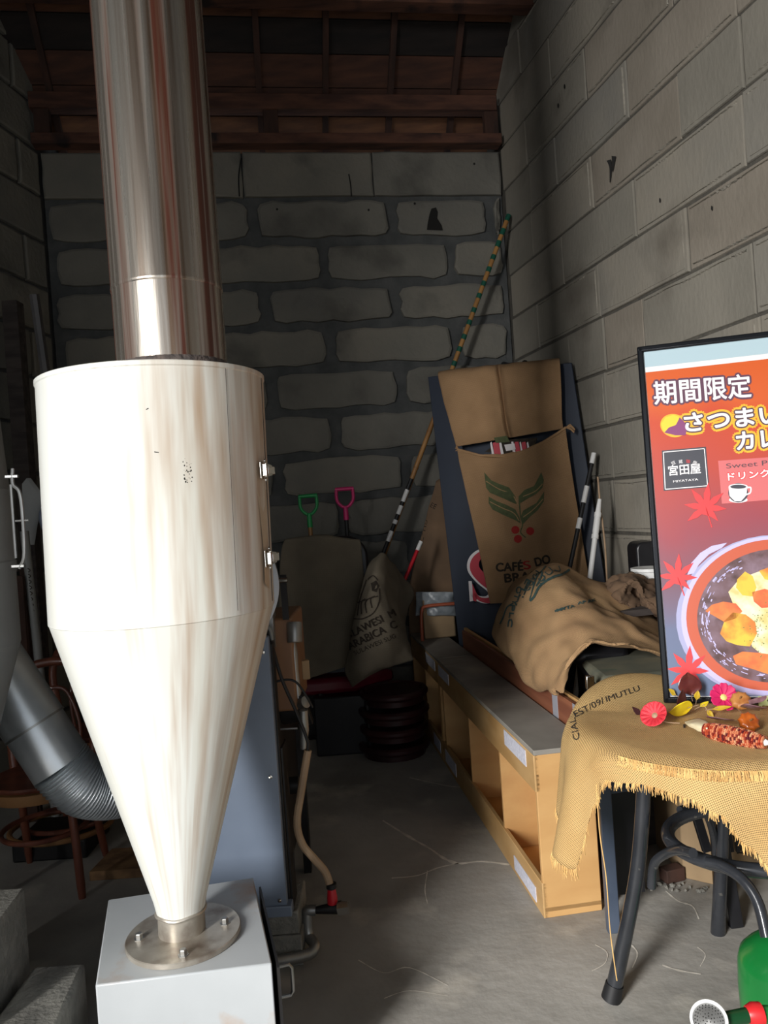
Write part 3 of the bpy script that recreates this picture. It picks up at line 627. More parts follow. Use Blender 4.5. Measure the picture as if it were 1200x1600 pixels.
tag(MB().box((-1.62, 3.62, .045), (.34, .3, .09)).build('storage_crate', M['darksteel'], bevel=.01), 'low dark crate in the shadow below the brown chair', 'crate')
# things leaning against the left wall
o = MB().prism([W(x, y, 4.2) for x, y in ((34, 756), (41, 747), (63, 776), (52, 820), (47, 852), (36, 842))], (0.02, .012, 0)).build('metal_blade', M['cutgrey'], None, bevel=.002)
tag(o, 'grey pointed metal sheet sticking up beside the long latch bar', 'metal sheet')
# stem of the blade down to the floor
st = MB(); st.slab(W(42, 848, 4.215), grounded(W(42, 848, 4.215), W(58, 1040, 4.22)), (1, 0, 0), .03, .012); st.build('stem', M['darksteel'], o)
o.name = 'metal_blade'
tag(MB().lathe([(0, 0), (.11, 0), (.12, .02), (.10, .05), (0, .06)], W(85, 812, 4.25), (.9, -.35, .1), n=40, cap=False).build('enamel_lid', M['panel'], None), 'pale blue-grey round lid edge peeping out left of the white cyclone', 'lid')
tk = MB().tube([W(38, 830, 4.05), grounded(W(38, 830, 4.05), W(62, 1045, 4.03))], .022, 12).build('tape_pole', M['cutgrey']); tag(tk, 'pale grey pole with black scribbles leaning left of the white cyclone', 'pole')
sc = MB()
for k, y in enumerate(range(888, 995, 9)):
    x = 45 + (y - 888) * .095; sf2 = on_plane(W(38, 830, 4.02), V((0, -1, 0)), .0)
    stroke(sc, [(x - 2, y), (x + 2, y + 3), (x - 1, y + 6)], 1.4, sf2)
so = sc.build('scribble', M['inkblack'], tk, smooth=False); so['kind'] = 'stuff'
for x0, y0, x1, y1, wd, Y, lab in ((26, 900, 44, 1180, .07, 4.0, 'dark reddish brown plank leaning by the left wall, nearest the duct'), (36, 884, 56, 1190, .035, 4.12, 'thin dark brown batten leaning between the plank and the pale pole')):
    tag(MB().slab(W(x0, y0, Y), grounded(W(x0, y0, Y), W(x1, y1, Y - .03)), (1, 0, 0), wd, .02).build('plank', M['rafter'], bevel=.003), lab, 'plank')
tag(MB().slab(V((-2.10, 4.55, 0)), V((-2.10, 4.55, 2.85)), (1, 0, 0), .09, .09).build('wooden_post', M['darkbeam'], bevel=.004), 'dark upright wooden post at the left edge beside the block wall', 'post')

# ------------------------------------------------------------------ back middle: shovels, covered chair, Sulawesi sack, seat stack
def shovel(x, y, Y, mh, msh, label, by, bx_):
    top = W(x, y, Y); t = thing('snow_shovel', (top.x, Y, 0), label, 'shovel')
    foot = V((top.x + bx_, Y + by - .12, .02)); d = (top - foot).normalized(); s_ = V((1, 0, 0)); s_ = (s_ - d * s_.dot(d)).normalized()
    g = [top - s_ * .055 + d * .0, top - s_ * .055 - d * .07, top - s_ * .03 - d * .11, top - d * .125, top + s_ * .03 - d * .11, top + s_ * .055 - d * .07, top + s_ * .055]
    mb = MB(); mb.tube(cr(g, 30) + [], .011, 10); mb.tube([top - s_ * .062, top + s_ * .062], .013, 10); mb.tube([top - d * .12, top - d * .21], [.016, .018], 12); mb.build('grip', mh, t)
    MB().tube([top - d * .20, foot + d * .3], .014, 12).build('shaft', msh, t)
    bl = MB(); a = foot + d * .36; nrm = s_.cross(d)
    rows = [[a - d * .36 * v + s_ * .15 * u + nrm * (.035 * u * u + .02 * v) for u in (-1, -.5, 0, .5, 1)] for v in (0, .33, .66, 1)]
    g_, uv = sheet(rows, 10, 8, 0); bl.grid(g_, uv); bl.build('blade', M['darksteel'], t, solid=.004); return t
shovel(481, 775, 5.12, M['greenplastic'], M['bamboo'], 'shovel with green D-grip and wooden shaft against the back wall', 0, .02)
shovel(538, 764, 5.18, M['magenta'], M['rubber'], 'shovel with magenta D-grip and black shaft against the back wall', 0, .0)
ac = thing('high_backed_chair', (-.42, 4.75, 0), 'black high-backed chair with wine-red seat, its back covered by grey-brown sacking', 'chair')
def rrect(P, ux, uz, w_, h_, r_, n=6):
    o = []
    for cxx, cz, a0 in ((w_ / 2 - r_, -h_ / 2 + r_, -90), (w_ / 2 - r_, h_ / 2 - r_, 0), (-w_ / 2 + r_, h_ / 2 - r_, 90), (-w_ / 2 + r_, -h_ / 2 + r_, 180)):
        for k in range(n + 1):
            a = math.radians(a0 + 90 * k / n); o.append(V(P) + V(ux) * (cxx + r_ * math.cos(a)) + V(uz) * (cz + r_ * math.sin(a)))
    return o
bkc = W(512, 955, 4.93)
MB().prism(rrect(bkc, (1, 0, 0), (0, .09, 1), .56, .95, .14), (0, .08, -.005)).build('backrest', M['black'], ac, bevel=.015)
P = [Fl(468, 1090, .36), Fl(556, 1082, .36), V((.0, 4.95, .36)), V((-.55, 4.95, .36))]
MB().hexa([p for p in P], [p + V((0, 0, .10)) for p in P]).build('seat', M['wine'], ac, bevel=.03)
MB().box((-.29, 4.82, .18), (.44, .30, .36)).build('under_seat_shade', M['black'], ac, bevel=.01)  # black box added to stand for the dark space under the seat
for x, y in ((-.47, 4.75), (-.18, 4.62), (-.12, 4.9), (-.5, 4.9)): MB().tube([V((x, y, .37)), V((x, y, 0))], .018, 10).build('leg', M['darksteel'], ac)
rows = []
for y, xs in ((842, (447, 475, 500, 535, 562)), (837.5, (446, 474, 503, 536, 562)), (860, (440, 470, 500, 535, 565)), (920, (436, 468, 500, 537, 568)), (980, (438, 468, 500, 532, 560)), (1030, (442, 468, 500, 530, 558)), (1070, (452, 478, 503, 528, 548))):
    rows.append([W(x, y + (0 if y < 1020 else (-(x - 452) * .32)) + (6 * abs(x - 503) / 60 if 838 > y or y == 842 else 0), (5.02 if y == 842 else 4.86 - (y - 840) * .0007) + .05 * abs(x - 503) / 62) for x in xs])
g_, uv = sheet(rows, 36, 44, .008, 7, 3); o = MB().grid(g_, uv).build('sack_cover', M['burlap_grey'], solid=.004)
tag(o, 'plain grey-brown sacking hung over the black high-backed chair', 'burlap sack')
# Sulawesi sack: hangs over the pole bottoms and falls forward
rows = [[W(592, 868, 4.75), W(598, 866, 4.72), W(606, 872, 4.75), W(618, 888, 4.85), W(632, 905, 4.95)],
        [W(574, 885, 4.66), W(588, 884, 4.58), W(603, 892, 4.62), W(622, 912, 4.78), W(646, 926, 4.95)],
        [W(564, 925, 4.62), W(580, 922, 4.48), W(600, 922, 4.50), W(624, 938, 4.70), W(638, 955, 4.92)],
        [W(552, 965, 4.58), W(575, 962, 4.42), W(604, 960, 4.43), W(626, 968, 4.62), W(634, 985, 4.8)],
        [W(546, 1005, 4.55), W(572, 1003, 4.38), W(604, 998, 4.38), W(630, 1000, 4.5), W(642, 1010, 4.6)],
        [W(540, 1045, 4.55), W(566, 1048, 4.36), W(600, 1040, 4.36), W(628, 1034, 4.45), W(646, 1030, 4.5)],
        [W(552, 1073, 4.58), W(568, 1062, 4.40), W(598, 1048, 4.40), W(628, 1036, 4.48), W(646, 1031, 4.52)]]
g_, uv = sheet(rows, 40, 44, .018, 6, 5); mb = MB().grid(g_, uv); V_, F_ = list(mb.v), list(mb.f)
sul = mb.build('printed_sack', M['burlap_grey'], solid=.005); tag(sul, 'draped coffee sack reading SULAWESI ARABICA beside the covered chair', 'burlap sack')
sf3 = on_mesh(V_, F_, .008); mb = MB()
for dx in (-.7, .7):
    print_text(mb, 'ULAWESI  M', (545 + dx, 1000), (618 + dx, 962), 12, sf3); print_text(mb, 'ARABICA  C', (548 + dx, 1016), (620 + dx, 980), 12, sf3)
print_text(mb, 'SULAWESI SUG', (556, 1024), (618, 996), 7, sf3, .0)
for pts in ([(552, 967), (568, 967), (584, 958), (592, 940), (592, 920)], [(560, 962), (562, 945), (566, 930), (574, 906)], [(566, 960), (566, 942), (572, 936)], [(574, 958), (572, 942), (580, 934)], [(582, 950), (580, 936), (586, 932)], [(560, 942), (590, 932)], [(576, 906), (584, 900), (590, 908)]): stroke(mb, pts, 1.7, sf3)
patch(mb, [(581, 912), (588, 908), (592, 916), (588, 926), (582, 924)], sf3)
mb.build('lettering', M['inkblack'], sul, smooth=False)
for k in range(4):
    zz = .05 + .105 * k; r_ = .215 - .008 * (k % 2)
    t = MB().lathe([(0, 0), (r_ - .03, 0), (r_ - .03, .03), (r_ - .012, .034), (r_, .05), (r_, .066), (r_ - .012, .078), (r_ - .03, .08), (r_ - .04, .07), (0, .066)], (-.035 + .006 * k, 4.66, zz - .05), n=48, cap=False).build('round_seat', M['darkred'])
    tag(t, ['dark red lacquered round seat, lowest of the stack below the printed sack', 'dark red round seat, second up in the stack below the printed sack', 'dark red round seat, third up in the stack below the printed sack', 'dark red round seat on top of the stack, under the printed sack'][k], 'stool seat', 'dark red round seats stacked at the back')

# ------------------------------------------------------------------ poles and rods
def pole(name, a, b, r_, m, label, bands=(), mb_=None, n=12, segs=None):
    a, b = V(a), V(b); o = MB().tube([a, b], r_, n).build(name, m); tag(o, label, 'pole')
    for t0, t1, mm in bands: MB().tube([a.lerp(b, t0), a.lerp(b, t1)], (r_[0] if isinstance(r_, list) else r_) + .0015, n).build('tape_band', mm, o)
    return o
pa, pb = W(795, 336, 5.50), W(598, 872, 5.30)
pf = grounded(pa, pb)
bands = []
tt0 = .0
for k in range(13):
    t0 = k * .0265 + (.002 if k % 2 else 0); bands.append((t0, t0 + (.0125 if k < 3 else .0095), M['greenband']))
d_ = (pf - pa)
if pf.z < 0: pf = pa + d_ * (pa.z / (pa.z - pf.z))
L1 = (pf - pa).length
p1 = pole('bamboo_pole', pa, pf, .0165, M['bamboo'], 'long bamboo pole with green taped bands leaning into the back right corner', [(a, b, m) for a, b, m in bands])
for t0 in (.38, .43, .50, .56, .63): MB().tube([pa.lerp(pf, t0), pa.lerp(pf, t0 + .003)], .0185, 12).build('node', M['tanwood'], p1)
pa2, pb2 = W(643, 748, 5.26), W(596, 872, 5.22)
pf2 = pb2 + (pb2 - pa2) * 1.0
pole('taped_pole', pa2, pf2, .014, M['rubber'], 'black pole with white tape bands propped beside the bamboo pole', [(.07, .145, M['white']), (.17, .225, M['white']), (.26, .285, M['white']), (.33, .395, M['white']), (.47, .50, M['white'])])
pole('marker_rod', W(658, 846, 5.05), W(620, 935, 4.95), .012, M['red'], 'short red and white rod behind the poles near the paper bag', [(0, .16, M['white'])])
# paper bag and card leaning behind the navy sign
rows = [[W(682, 752, 5.46), W(690, 748, 5.45), W(700, 752, 5.45)], [W(668, 800, 5.43), W(684, 800, 5.4), W(706, 800, 5.4)], [W(656, 850, 5.40), W(680, 850, 5.36), W(712, 850, 5.37)], [W(640, 920, 5.38), W(676, 925, 5.34), W(720, 925, 5.36)], [W(640, 1000, 5.38), W(676, 1000, 5.34), W(722, 1000, 5.36)]]
g_, uv = sheet(rows, 16, 24, .012, 6, 8); mb = MB().grid(g_, uv); V_, F_ = list(mb.v), list(mb.f)
pbg = mb.build('paper_sack', M['paper'], solid=.004); tag(pbg, 'crumpled brown kraft sack standing behind the navy sign, left edge showing', 'paper sack')
mb = MB(); sfp = on_mesh(V_, F_, .006); print_text(mb, 'EE', (672, 792), (680, 796), 8, sfp, .0); mb.build('lettering', M['inkblack'], pbg, smooth=False); mb = MB(); print_text(mb, 'GUATE', (664, 812), (655, 852), 5, sfp, 0); mb.build('lettering', M['inkblack'], pbg, smooth=False)
# pallet of film-wrapped goods with orange tube
mb = MB(); q = [V((.21, 5.07, 0)), V((.42, 5.09, 0)), V((.42, 5.27, 0)), V((.21, 5.25, 0))]
bxo = mb.hexa([p + V((0, 0, .60)) for p in q], [p + V((0, 0, .86)) for p in q]).build('wrapped_box', M['card'], bevel=.01); tag(bxo, 'cardboard box wrapped in white film behind the low shelf unit', 'box')
rows = [[W(x, y, Y) for x, Y in ((650, 5.10), (675, 5.06), (700, 5.06), (716, 5.1))] for y, in ((962,), (948,), (930,), (925,))]
g_, uv = sheet(rows, 20, 14, .02, 16, 2); MB().grid(g_, uv).build('plastic_film', M['film'], bxo, solid=.002)
ot = MB().tube(cr([W(659, 985, 5.02), W(659, 955, 5.02), W(668, 947, 5.02), W(710, 943, 5.02)], 20), .011, 10).build('orange_tube_frame', M['orangetube']); tag(ot, 'bent orange tube in front of the film-wrapped box', 'tube')
st = MB(); st.tube([W(659, 985, 5.02), V((W(659, 985, 5.02).x, 5.02, .60))], .011, 10); st.build('leg', M['orangetube'], ot)

# ------------------------------------------------------------------ navy sign with the Brazil sack
TL, TR, BR_, BL_ = V((.352, 5.10, 2.33)), V((1.205, 4.70, 2.29)), V((1.29, 4.32, .05)), V((.44, 4.86, .05))
sn_ = (TR - TL).cross(BL_ - TL).normalized()
if sn_.y > 0: sn_ = -sn_
sg = MB().hexa([BL_, BR_, BR_ - sn_ * .03, BL_ - sn_ * .03], [TL, TR, TR - sn_ * .03, TL - sn_ * .03]).build('sign_board', M['navy'], bevel=.003)
tag(sg, 'tall dark navy sign board with a big red S, leaning in the corner', 'sign')
ss = on_plane((TL + BR_) / 2, sn_, .006)
S1 = [(756, 873), (748, 863), (738, 866), (734, 880), (740, 893), (752, 902), (764, 914), (766, 930), (758, 938), (748, 934), (738, 925)]
SP = [(782, 878), (772, 867), (757, 864), (744, 874), (742, 889), (754, 904), (770, 918), (774, 930), (764, 938), (750, 936), (741, 928)]
wS = lambda t: 5 + 11 * math.sin(PI * min(1, max(0, t))) ** 2
mb = MB(); stroke(mb, [(x - 3, y - 1) for x, y in SP], lambda t: wS(t) + 3, ss); patch(mb, [(732, 908), (737, 908), (741, 938), (734, 940)], ss); o = mb.build('letter_outline', M['signwhite'], sg, smooth=False); o['kind'] = 'stuff'
ss2 = on_plane((TL + BR_) / 2, sn_, .009); mb = MB(); stroke(mb, SP, wS, ss2); patch(mb, [(738, 912), (746, 930), (744, 940), (739, 938)], ss2); o = mb.build('letter', M['signred'], sg, smooth=False); o['kind'] = 'stuff'
mb = MB(); sr_ = lambda x, y, l=.02: PL(x, y, (TL + BR_) / 2 + sn_ * l, sn_)
rows = []
for y0, xl, xr, dy, l in ((580, 686, 874, -20, -.04), (588, 685, 875, -20, .02), (625, 693, 877, -20, .03), (665, 704, 878, -14, .035), (698, 713, 880, -28, .035)):
    rows.append([sr_(xl + (xr - xl) * t, y0 + dy * t + 0, l + .012 * math.sin(t * 11 + y0 * .02) - (.03 if abs(t - .5) < .03 else 0) + (.010 if .03 < abs(t - .5) < .06 else 0)) for t in (0, .12, .25, .38, .46, .5, .54, .65, .78, .9, 1)])
g_, uv = sheet(rows, 60, 36, .006, 9, 4)
bz = thing('coffee_sack', (TL + BR_) / 2, 'coffee sack reading CAFES DO BRASIL with green leaves, draped over the navy sign', 'burlap sack')
MB().grid(g_, uv).build('upper_fold', M['burlap_dk'], bz, solid=.006)
rows = []
for k, (y0, xl, xr, yr) in enumerate(((702, 714, 884, 668), (712, 716, 885, 680), (760, 726, 893, 735), (830, 742, 905, 810), (900, 757, 917, 885), (943, 766, 928, 935))):
    rows.append([sr_(xl + (xr - xl) * t, y0 + (yr - y0) * t + (26 if k == 0 else 14 if k == 1 else 0) * math.sin(PI * t), .05 + (.015 if k < 2 else 0) * math.sin(PI * t) + .008 * math.sin(t * 9 + k)) for t in (0, .15, .3, .45, .6, .75, .9, 1)])
g_, uv = sheet(rows, 60, 60, .007, 8, 6); mb = MB().grid(g_, uv); V_, F_ = list(mb.v), list(mb.f)
low = mb.build('lower_bag', M['burlap_dk'], bz, solid=.006)
hem = MB(); hem.tube([g_[0][j] + V((0, -.004, 0)) for j in range(60)], .008, 8); hem.build('mouth_hem', M['burlap_dk'], bz)
tf = MB(); e = sr_(884, 668, .05)
for k in range(9):
    a = R.uniform(-.6, .9); tf.tube([e, e + V((math.cos(a) * .03, -.01, math.sin(a) * .03)), e + V((math.cos(a) * .05, -.01, math.sin(a) * .03 - .02))], .0035, 5)
for k in range(7):
    a = R.uniform(1.8, 3.6); e2 = sr_(716, 702, .05); tf.tube([e2, e2 + V((math.cos(a) * .02, -.01, math.sin(a) * .025))], .003, 5)
o = tf.build('frayed_corner', M['burlap_dk'], bz); o['kind'] = 'stuff'
sfz = on_mesh(V_, F_, .010); mb = MB()
LEAVES = [
    [(757, 738), (766, 750), (780, 756), (796, 762), (806, 776), (808, 788), (798, 784), (780, 776), (766, 770), (760, 762)],
    [(764, 776), (776, 783), (792, 789), (806, 796), (812, 808), (814, 818), (804, 812), (786, 804), (770, 796), (764, 786)],
    [(846, 738), (850, 750), (848, 762), (838, 772), (824, 780), (811, 788), (811, 776), (820, 766), (834, 760), (843, 752)],
    [(851, 768), (850, 784), (840, 798), (828, 808), (817, 820), (814, 808), (818, 798), (832, 790), (845, 782)],
    [(762, 768), (770, 774), (790, 782), (806, 790), (810, 800), (800, 794), (780, 786), (764, 778)],
    [(850, 764), (842, 776), (826, 786), (812, 794), (813, 803), (828, 795), (844, 786), (851, 776)]]
def fan(mb, pts, surf):
    c = (sum(p[0] for p in pts) / len(pts), sum(p[1] for p in pts) / len(pts)); P = [surf(*c)]
    dense = []
    for i in range(len(pts)):
        a, b = pts[i], pts[(i + 1) % len(pts)]; dense += [a, ((a[0] + b[0]) / 2, (a[1] + b[1]) / 2)]
    P += [surf(*p) for p in dense]
    if any(p is None for p in P): return
    n = len(dense); mb.add(P, [(0, 1 + i, 1 + (i + 1) % n) for i in range(n)])
for l in LEAVES[:4]: fan(mb, l, sfz)
stroke(mb, [(812, 786), (814, 806), (817, 820), (814, 832), (822, 840)], 1.8, sfz)
mb.build('leaf_print', M['inkgreen'], bz, smooth=False)
sfz2 = on_mesh(V_, F_, .0115); mb = MB()
for pts in ([(760, 752), (780, 764), (800, 772), (808, 784)], [(766, 784), (786, 794), (804, 802), (812, 814)], [(848, 756), (836, 768), (818, 776)], [(849, 780), (834, 796), (818, 808)]): stroke(mb, pts, 1.2, sfz2)
mb.build('leaf_vein', M['burlap'], bz, smooth=False)
mb = MB()
for x, y in ((806, 828), (829, 830), (810, 842)): fan(mb, ell(x, y, 6.2, 6.2, n=14), sfz)
[print_text(mb, 'S', (820 + d, 890), (830 + d, 888), 13.5, sfz) for d in (-.7, .7, 0)]
mb.build('cherry_print', M['inkred'], bz, smooth=False)
mb = MB()
for dx, dy in ((-.7, 0), (.7, 0), (0, .6), (0, -.6), (0, 0)):
    for t, a, b in (('CAFÉ', (776, 893), (818, 891)), ('DO', (838, 885), (861, 879)), ('BRASIL', (790, 910), (856, 903))): print_text(mb, t, (a[0] + dx, a[1] + dy), (b[0] + dx, b[1] + dy), 13.5, sfz)
mb.build('lettering', M['inkblack'], bz, smooth=False)
# striped lining and green tag in the mouth
st = MB(); cols = [M['inkblack'], M['signwhite'], M['signred'], M['signwhite']]
lin_o = MB(); lin_o.prism([sr_(758, 706, .046), sr_(782, 688, .046), (sr_(840, 684, .046)), sr_(834, 698, .046), sr_(800, 712, .046)], sn_ * .004)
lo_ = lin_o.build('lining', M['inkblack'], bz)
for nm, m, xs in (('red_stripe', M['signred'], ((770, 779), (804, 810), (815, 821))), ('white_stripe', M['signwhite'], ((766, 768), (780, 783), (799, 802), (812, 813.5), (823, 825)))):
    for a, b in xs: MB().prism([sr_(a, 690 + abs(a - 795) * .08, .052), sr_(b, 690, .052), sr_(b + 5, 713, .052), sr_(a + 3, 713, .052)][:4], sn_ * .002).build(nm, m, lo_, smooth=False)
MB().prism([sr_(788, 695, .06), sr_(804, 693, .06), sr_(806, 702, .06), sr_(791, 705, .06)], sn_ * .003).build('care_tag', M['signwhite'], bz, smooth=False)
MB().prism([sr_(772, 684, .055), sr_(792, 681, .055), sr_(797, 691, .055), sr_(775, 692, .055)], sn_ * .004).build('green_tag', M['inkgreen'], bz, smooth=False)
MB().tube(arc((0, 0), .02, 0, 2 * PI, 12)[:-1], .002, 5, closed=True)
# dark twisted strap on top, behind
tp = MB().tube(cr([W(784, 571, 4.95), W(795, 568, 4.93), W(808, 572, 4.95), W(820, 567, 4.93), W(829, 570, 4.95)], 20), [.012 + .008 * math.sin(i) for i in range(20)], 8).build('dark_strap', M['rubber']); tag(tp, 'dark rubber strap lying on the top edge of the navy sign', 'strap')

# rods right of the sign
a = W(928, 708, 4.48); o = pole('taped_pole', a, grounded(a, W(898, 850, 4.40)), .013, M['rubber'], 'black pole with white taped tip right of the navy sign', [(0, .035, M['white']), (.11, .165, M['white']), (.215, .25, M['white'])])
a = W(937, 780, 4.2); b = grounded(a, W(921, 910, 4.1)); o = MB().tube([a, a.lerp(b, .06), a.lerp(b, .12), a.lerp(b, .14), b], [.010, .017, .018, .014, .014], 12).build('white_pipe', M['white']); tag(o, 'white plastic pipe leaning right of the navy sign', 'pole')
for t0 in (.05, .13): MB().tube([a.lerp(b, t0), a.lerp(b, t0 + .015)], .0195, 12).build('collar', M['white'], o)
a = W(934, 745, 4.25); o = MB().tube(cr([a, W(938, 790, 4.22), W(945, 850, 4.15), W(949, 915, 4.05), grounded(W(945, 850, 4.15), W(949, 915, 4.05))], 20), .005, 8).build('thin_rod', M['hose']); tag(o, 'thin cream rod leaning against the block wall beside the white pipe', 'pole')

# ------------------------------------------------------------------ low shelf units lying on their side
c0 = V((.47, 2.715, 0)); cdir = V((-.130, 1, 0)).normalized(); cp = V((cdir.y, -cdir.x, 0)); TH = .212; Hc = .597
def cb(mb, s0, s1, d0, d1, z0, z1):   # along, across, height
    P = lambda s_, d: c0 + cdir * s_ + cp * d
    q = [P(s0, d0), P(s0, d1), P(s1, d1), P(s1, d0)]
    return mb.hexa([V((p.x, p.y, z0)) for p in q], [V((p.x, p.y, z1)) for p in q])
def along(x, y): return (PL(x, y, c0, cp) - c0).dot(cdir)
def unit(s0, s1, divs, label, vel):
    t = thing('shelf_unit', c0 + cdir * s0, label, 'shelf unit')
    cb(MB(), s0, s1, -.002, TH + .002, Hc - .018, Hc).build('top_board', M['dusttop'], t, bevel=.002)
    cb(MB(), s0, s1, 0, TH, 0.02, .038).build('bottom_board', M['ply'], t, bevel=.002)
    cb(MB(), s0, s0 + .02, 0, TH, 0, Hc - .018).build('end_panel', M['ply'], t, bevel=.002)
    cb(MB(), s1 - .02, s1, 0, TH, 0, Hc - .018).build('end_panel', M['ply'], t, bevel=.002)
    cb(MB(), s0 + .02, s1 - .02, TH - .008, TH, .03, Hc - .018).build('back_panel', M['ply'], t)
    cb(MB(), s0, s1, -.004, .014, Hc - .148, Hc - .018).build('top_rail', M['plydark'], t, bevel=.002)
    cb(MB(), s0, s1, -.004, .014, 0, .125).build('bottom_rail', M['plydark'], t, bevel=.002)
    for d in divs: cb(MB(), d, d + .018, .002, TH - .008, .038, Hc - .018).build('divider', M['ply'], t, bevel=.001)
    for a, b, z0, z1 in vel: cb(MB(), a, b, -.0065, -.004, z0, z1).build('tape_strip', M['velcro'], t, smooth=False)
    return t
d1, d2, d3 = along(784, 1230), along(733, 1150), along(690, 1080)
v = lambda x: along(x, 1150)
s_split = along(688, 1100)
unit(0, s_split, [d1, d2, s_split - .10], 'long pale plywood shelf unit lying on its side, near one beside the table', [(along(823, 1175), along(790, 1150), Hc - .085, Hc - .025), (along(702, 1060), along(686, 1040), Hc - .085, Hc - .025), (along(840, 1400), along(806, 1350), .02, .075), (along(714, 1200), along(698, 1185), .03, .1)])
unit(s_split + .006, 2.66, [s_split + .45], 'second plywood shelf unit in shadow, far one by the back wall', [(along(680, 1030), along(666, 1022), Hc - .085, Hc - .025), (along(690, 1170), along(680, 1160), .03, .1)])
# reddish boards behind the units
b1 = cb(MB(), .07, 2.03, TH + .012, TH + .03, 0, .695).build('veneer_board', M['redwood'], bevel=.002); tag(b1, 'reddish-brown veneered board standing behind the near shelf unit', 'board')
for a, b in ((along(861, 1000) * 0 + .36, .42), (.13, .19)): cb(MB(), a, b, TH + .0105, TH + .012, .5, .697).build('grey_tape', M['greytape'], b1, smooth=False)
b2 = cb(MB(), .02, 2.1, TH + .04, TH + .058, 0, .70).build('pine_board', M['ply'], bevel=.002); tag(b2, 'pale pine board, only its edge showing behind the reddish board', 'board')

# ------------------------------------------------------------------ steel stand, black case and big sack on it
tb = thing('steel_stand', (.95, 2.85, 0), 'blue-black steel stand with a dark open front, between shelf unit and bentwood table', 'stand')
lx = Fl(960, 1458)
for x, y in ((lx.x, lx.y + .01), (lx.x + .02, lx.y + .55)): MB().slab(V((x, y, 0)), V((x, y, .54)), (1, 0, 0), .042, .03).build('leg', M['steelnavy'], tb, bevel=.003)
for x, y in ((lx.x + .42, lx.y + .12), (lx.x + .40, lx.y + .6)): MB().slab(V((x, y, 0)), V((x, y, .54)), (1, 0, 0), .03, .03).build('leg', M['black'], tb, bevel=.003)
MB().box((lx.x + .215, lx.y + .3, .545), (.47, .64, .03)).build('top_plate', M['steelnavy'], tb, bevel=.004)
MB().slab(V((lx.x, lx.y + .01, .50)), V((lx.x + .42, lx.y + .10, .50)), (0, 0, 1), .06, .02).build('apron', M['steelnavy'], tb, bevel=.002)
MB().box((lx.x + .035, lx.y + .33, .29), (.012, .5, .44)).build('side_sheet', M['black'], tb)
MB().box((lx.x + .10, lx.y + .12, .29), (.10, .012, .44), .1).build('front_sheet', M['black'], tb)
cs = thing('equipment_case', (1.0, 3.0, .56), 'black moulded case with chrome clasp and dusty olive lid, under the big burlap sack', 'case')
P = [W(896, 1078, 2.95), W(1030, 1050, 2.80)]
q = [V((.74, 2.82, 0)), V((1.20, 2.82, 0)), V((1.32, 3.3, 0)), V((.80, 3.4, 0))]
MB().hexa([p + V((0, 0, .56)) for p in q], [p + V((0, 0, .775)) for p in q]).build('case_body', M['black'], cs, bevel=.03)
q2 = [V((.735, 2.80, 0)), V((1.21, 2.80, 0)), V((1.33, 3.3, 0)), V((.79, 3.41, 0))]
MB().hexa([p + V((0, 0, .778)) for p in q2], [q2[0] + V((.03, .03, .815)), q2[1] + V((0, .03, .822)), q2[2] + V((0, 0, .815)), q2[3] + V((0, 0, .80))]).build('case_lid', M['greyvinyl'], cs, bevel=.02)
cc = W(922, 1066, 2.79)
MB().box(cc, (.032, .014, .05), .05).build('clasp', M['chrome'], cs, bevel=.004)
bk = MB(); bk.box(W(935, 1018, 3.22) + V((0, .05, -.01)), (.24, .2, .09), .1); tag(bk.build('black_pouch', M['black'], bevel=.04), 'black padded pouch inside the mouth of the big sack', 'bag')
rows = [[W(826, 900, 3.95), W(850, 880, 3.92), W(880, 878, 3.9), W(910, 895, 3.9), W(960, 915, 3.85), W(1010, 955, 3.8), W(1045, 985, 3.75)],
        [W(795, 925, 3.82), W(825, 905, 3.66), W(862, 895, 3.6), W(905, 912, 3.6), W(955, 940, 3.55), W(1005, 975, 3.5), W(1050, 1002, 3.5)],
        [W(776, 955, 3.78), W(805, 940, 3.52), W(850, 930, 3.42), W(900, 935, 3.4), W(950, 958, 3.35), W(1005, 992, 3.3), W(1055, 1012, 3.3)],
        [W(769, 985, 3.75), W(800, 980, 3.44), W(846, 968, 3.3), W(896, 962, 3.25), W(945, 975, 3.2), W(1000, 1003, 3.15), W(1056, 1018, 3.15)],
        [W(778, 1002, 3.7), W(802, 1015, 3.40), W(842, 1006, 3.22), W(886, 992, 3.14), W(926, 990, 3.12), W(960, 1008, 3.08), W(1056, 1022, 3.10)],
        [W(803, 1024, 3.6), W(812, 1042, 3.36), W(846, 1036, 3.16), W(880, 1022, 3.08), W(910, 1008, 3.06), W(932, 996, 3.04), W(1000, 1018, 3.0)],
        [W(808, 1040, 3.5), W(822, 1064, 3.30), W(850, 1060, 3.10), W(874, 1046, 3.04), W(892, 1026, 3.02), W(916, 1006, 3.0), W(935, 1000, 3.0)],
        [W(815, 1052, 3.45), W(838, 1076, 3.26), W(858, 1076, 3.06), W(872, 1068, 3.0), W(880, 1050, 2.98), W(896, 1026, 2.98), W(918, 1006, 2.98)],
        [W(836, 1066, 3.42), W(845, 1078, 3.24), W(866, 1078, 3.02), W(882, 1084, 2.94), W(884, 1066, 2.96), W(892, 1040, 3.0), W(912, 1014, 3.03)]]
g_, uv = sheet(rows, 80, 80, .030, 5, 11)
for i in range(80):
    for j in range(80):
        p = g_[i][j]; g_[i][j] = p + V((0, -1, .3)) * (.016 * noise.noise(V((p.x * 14 + p.z * 9, p.z * 5 - p.x * 3, 1.3))))
mb = MB().grid(g_, uv); V_, F_ = list(mb.v), list(mb.f)
bs_ = mb.build('big_sack', M['burlap'], solid=.008); tag(bs_, 'large crumpled burlap sack with blue-green print, slumped over the black case', 'burlap sack')
sfb = on_mesh(V_, F_, .009); mb = MB()
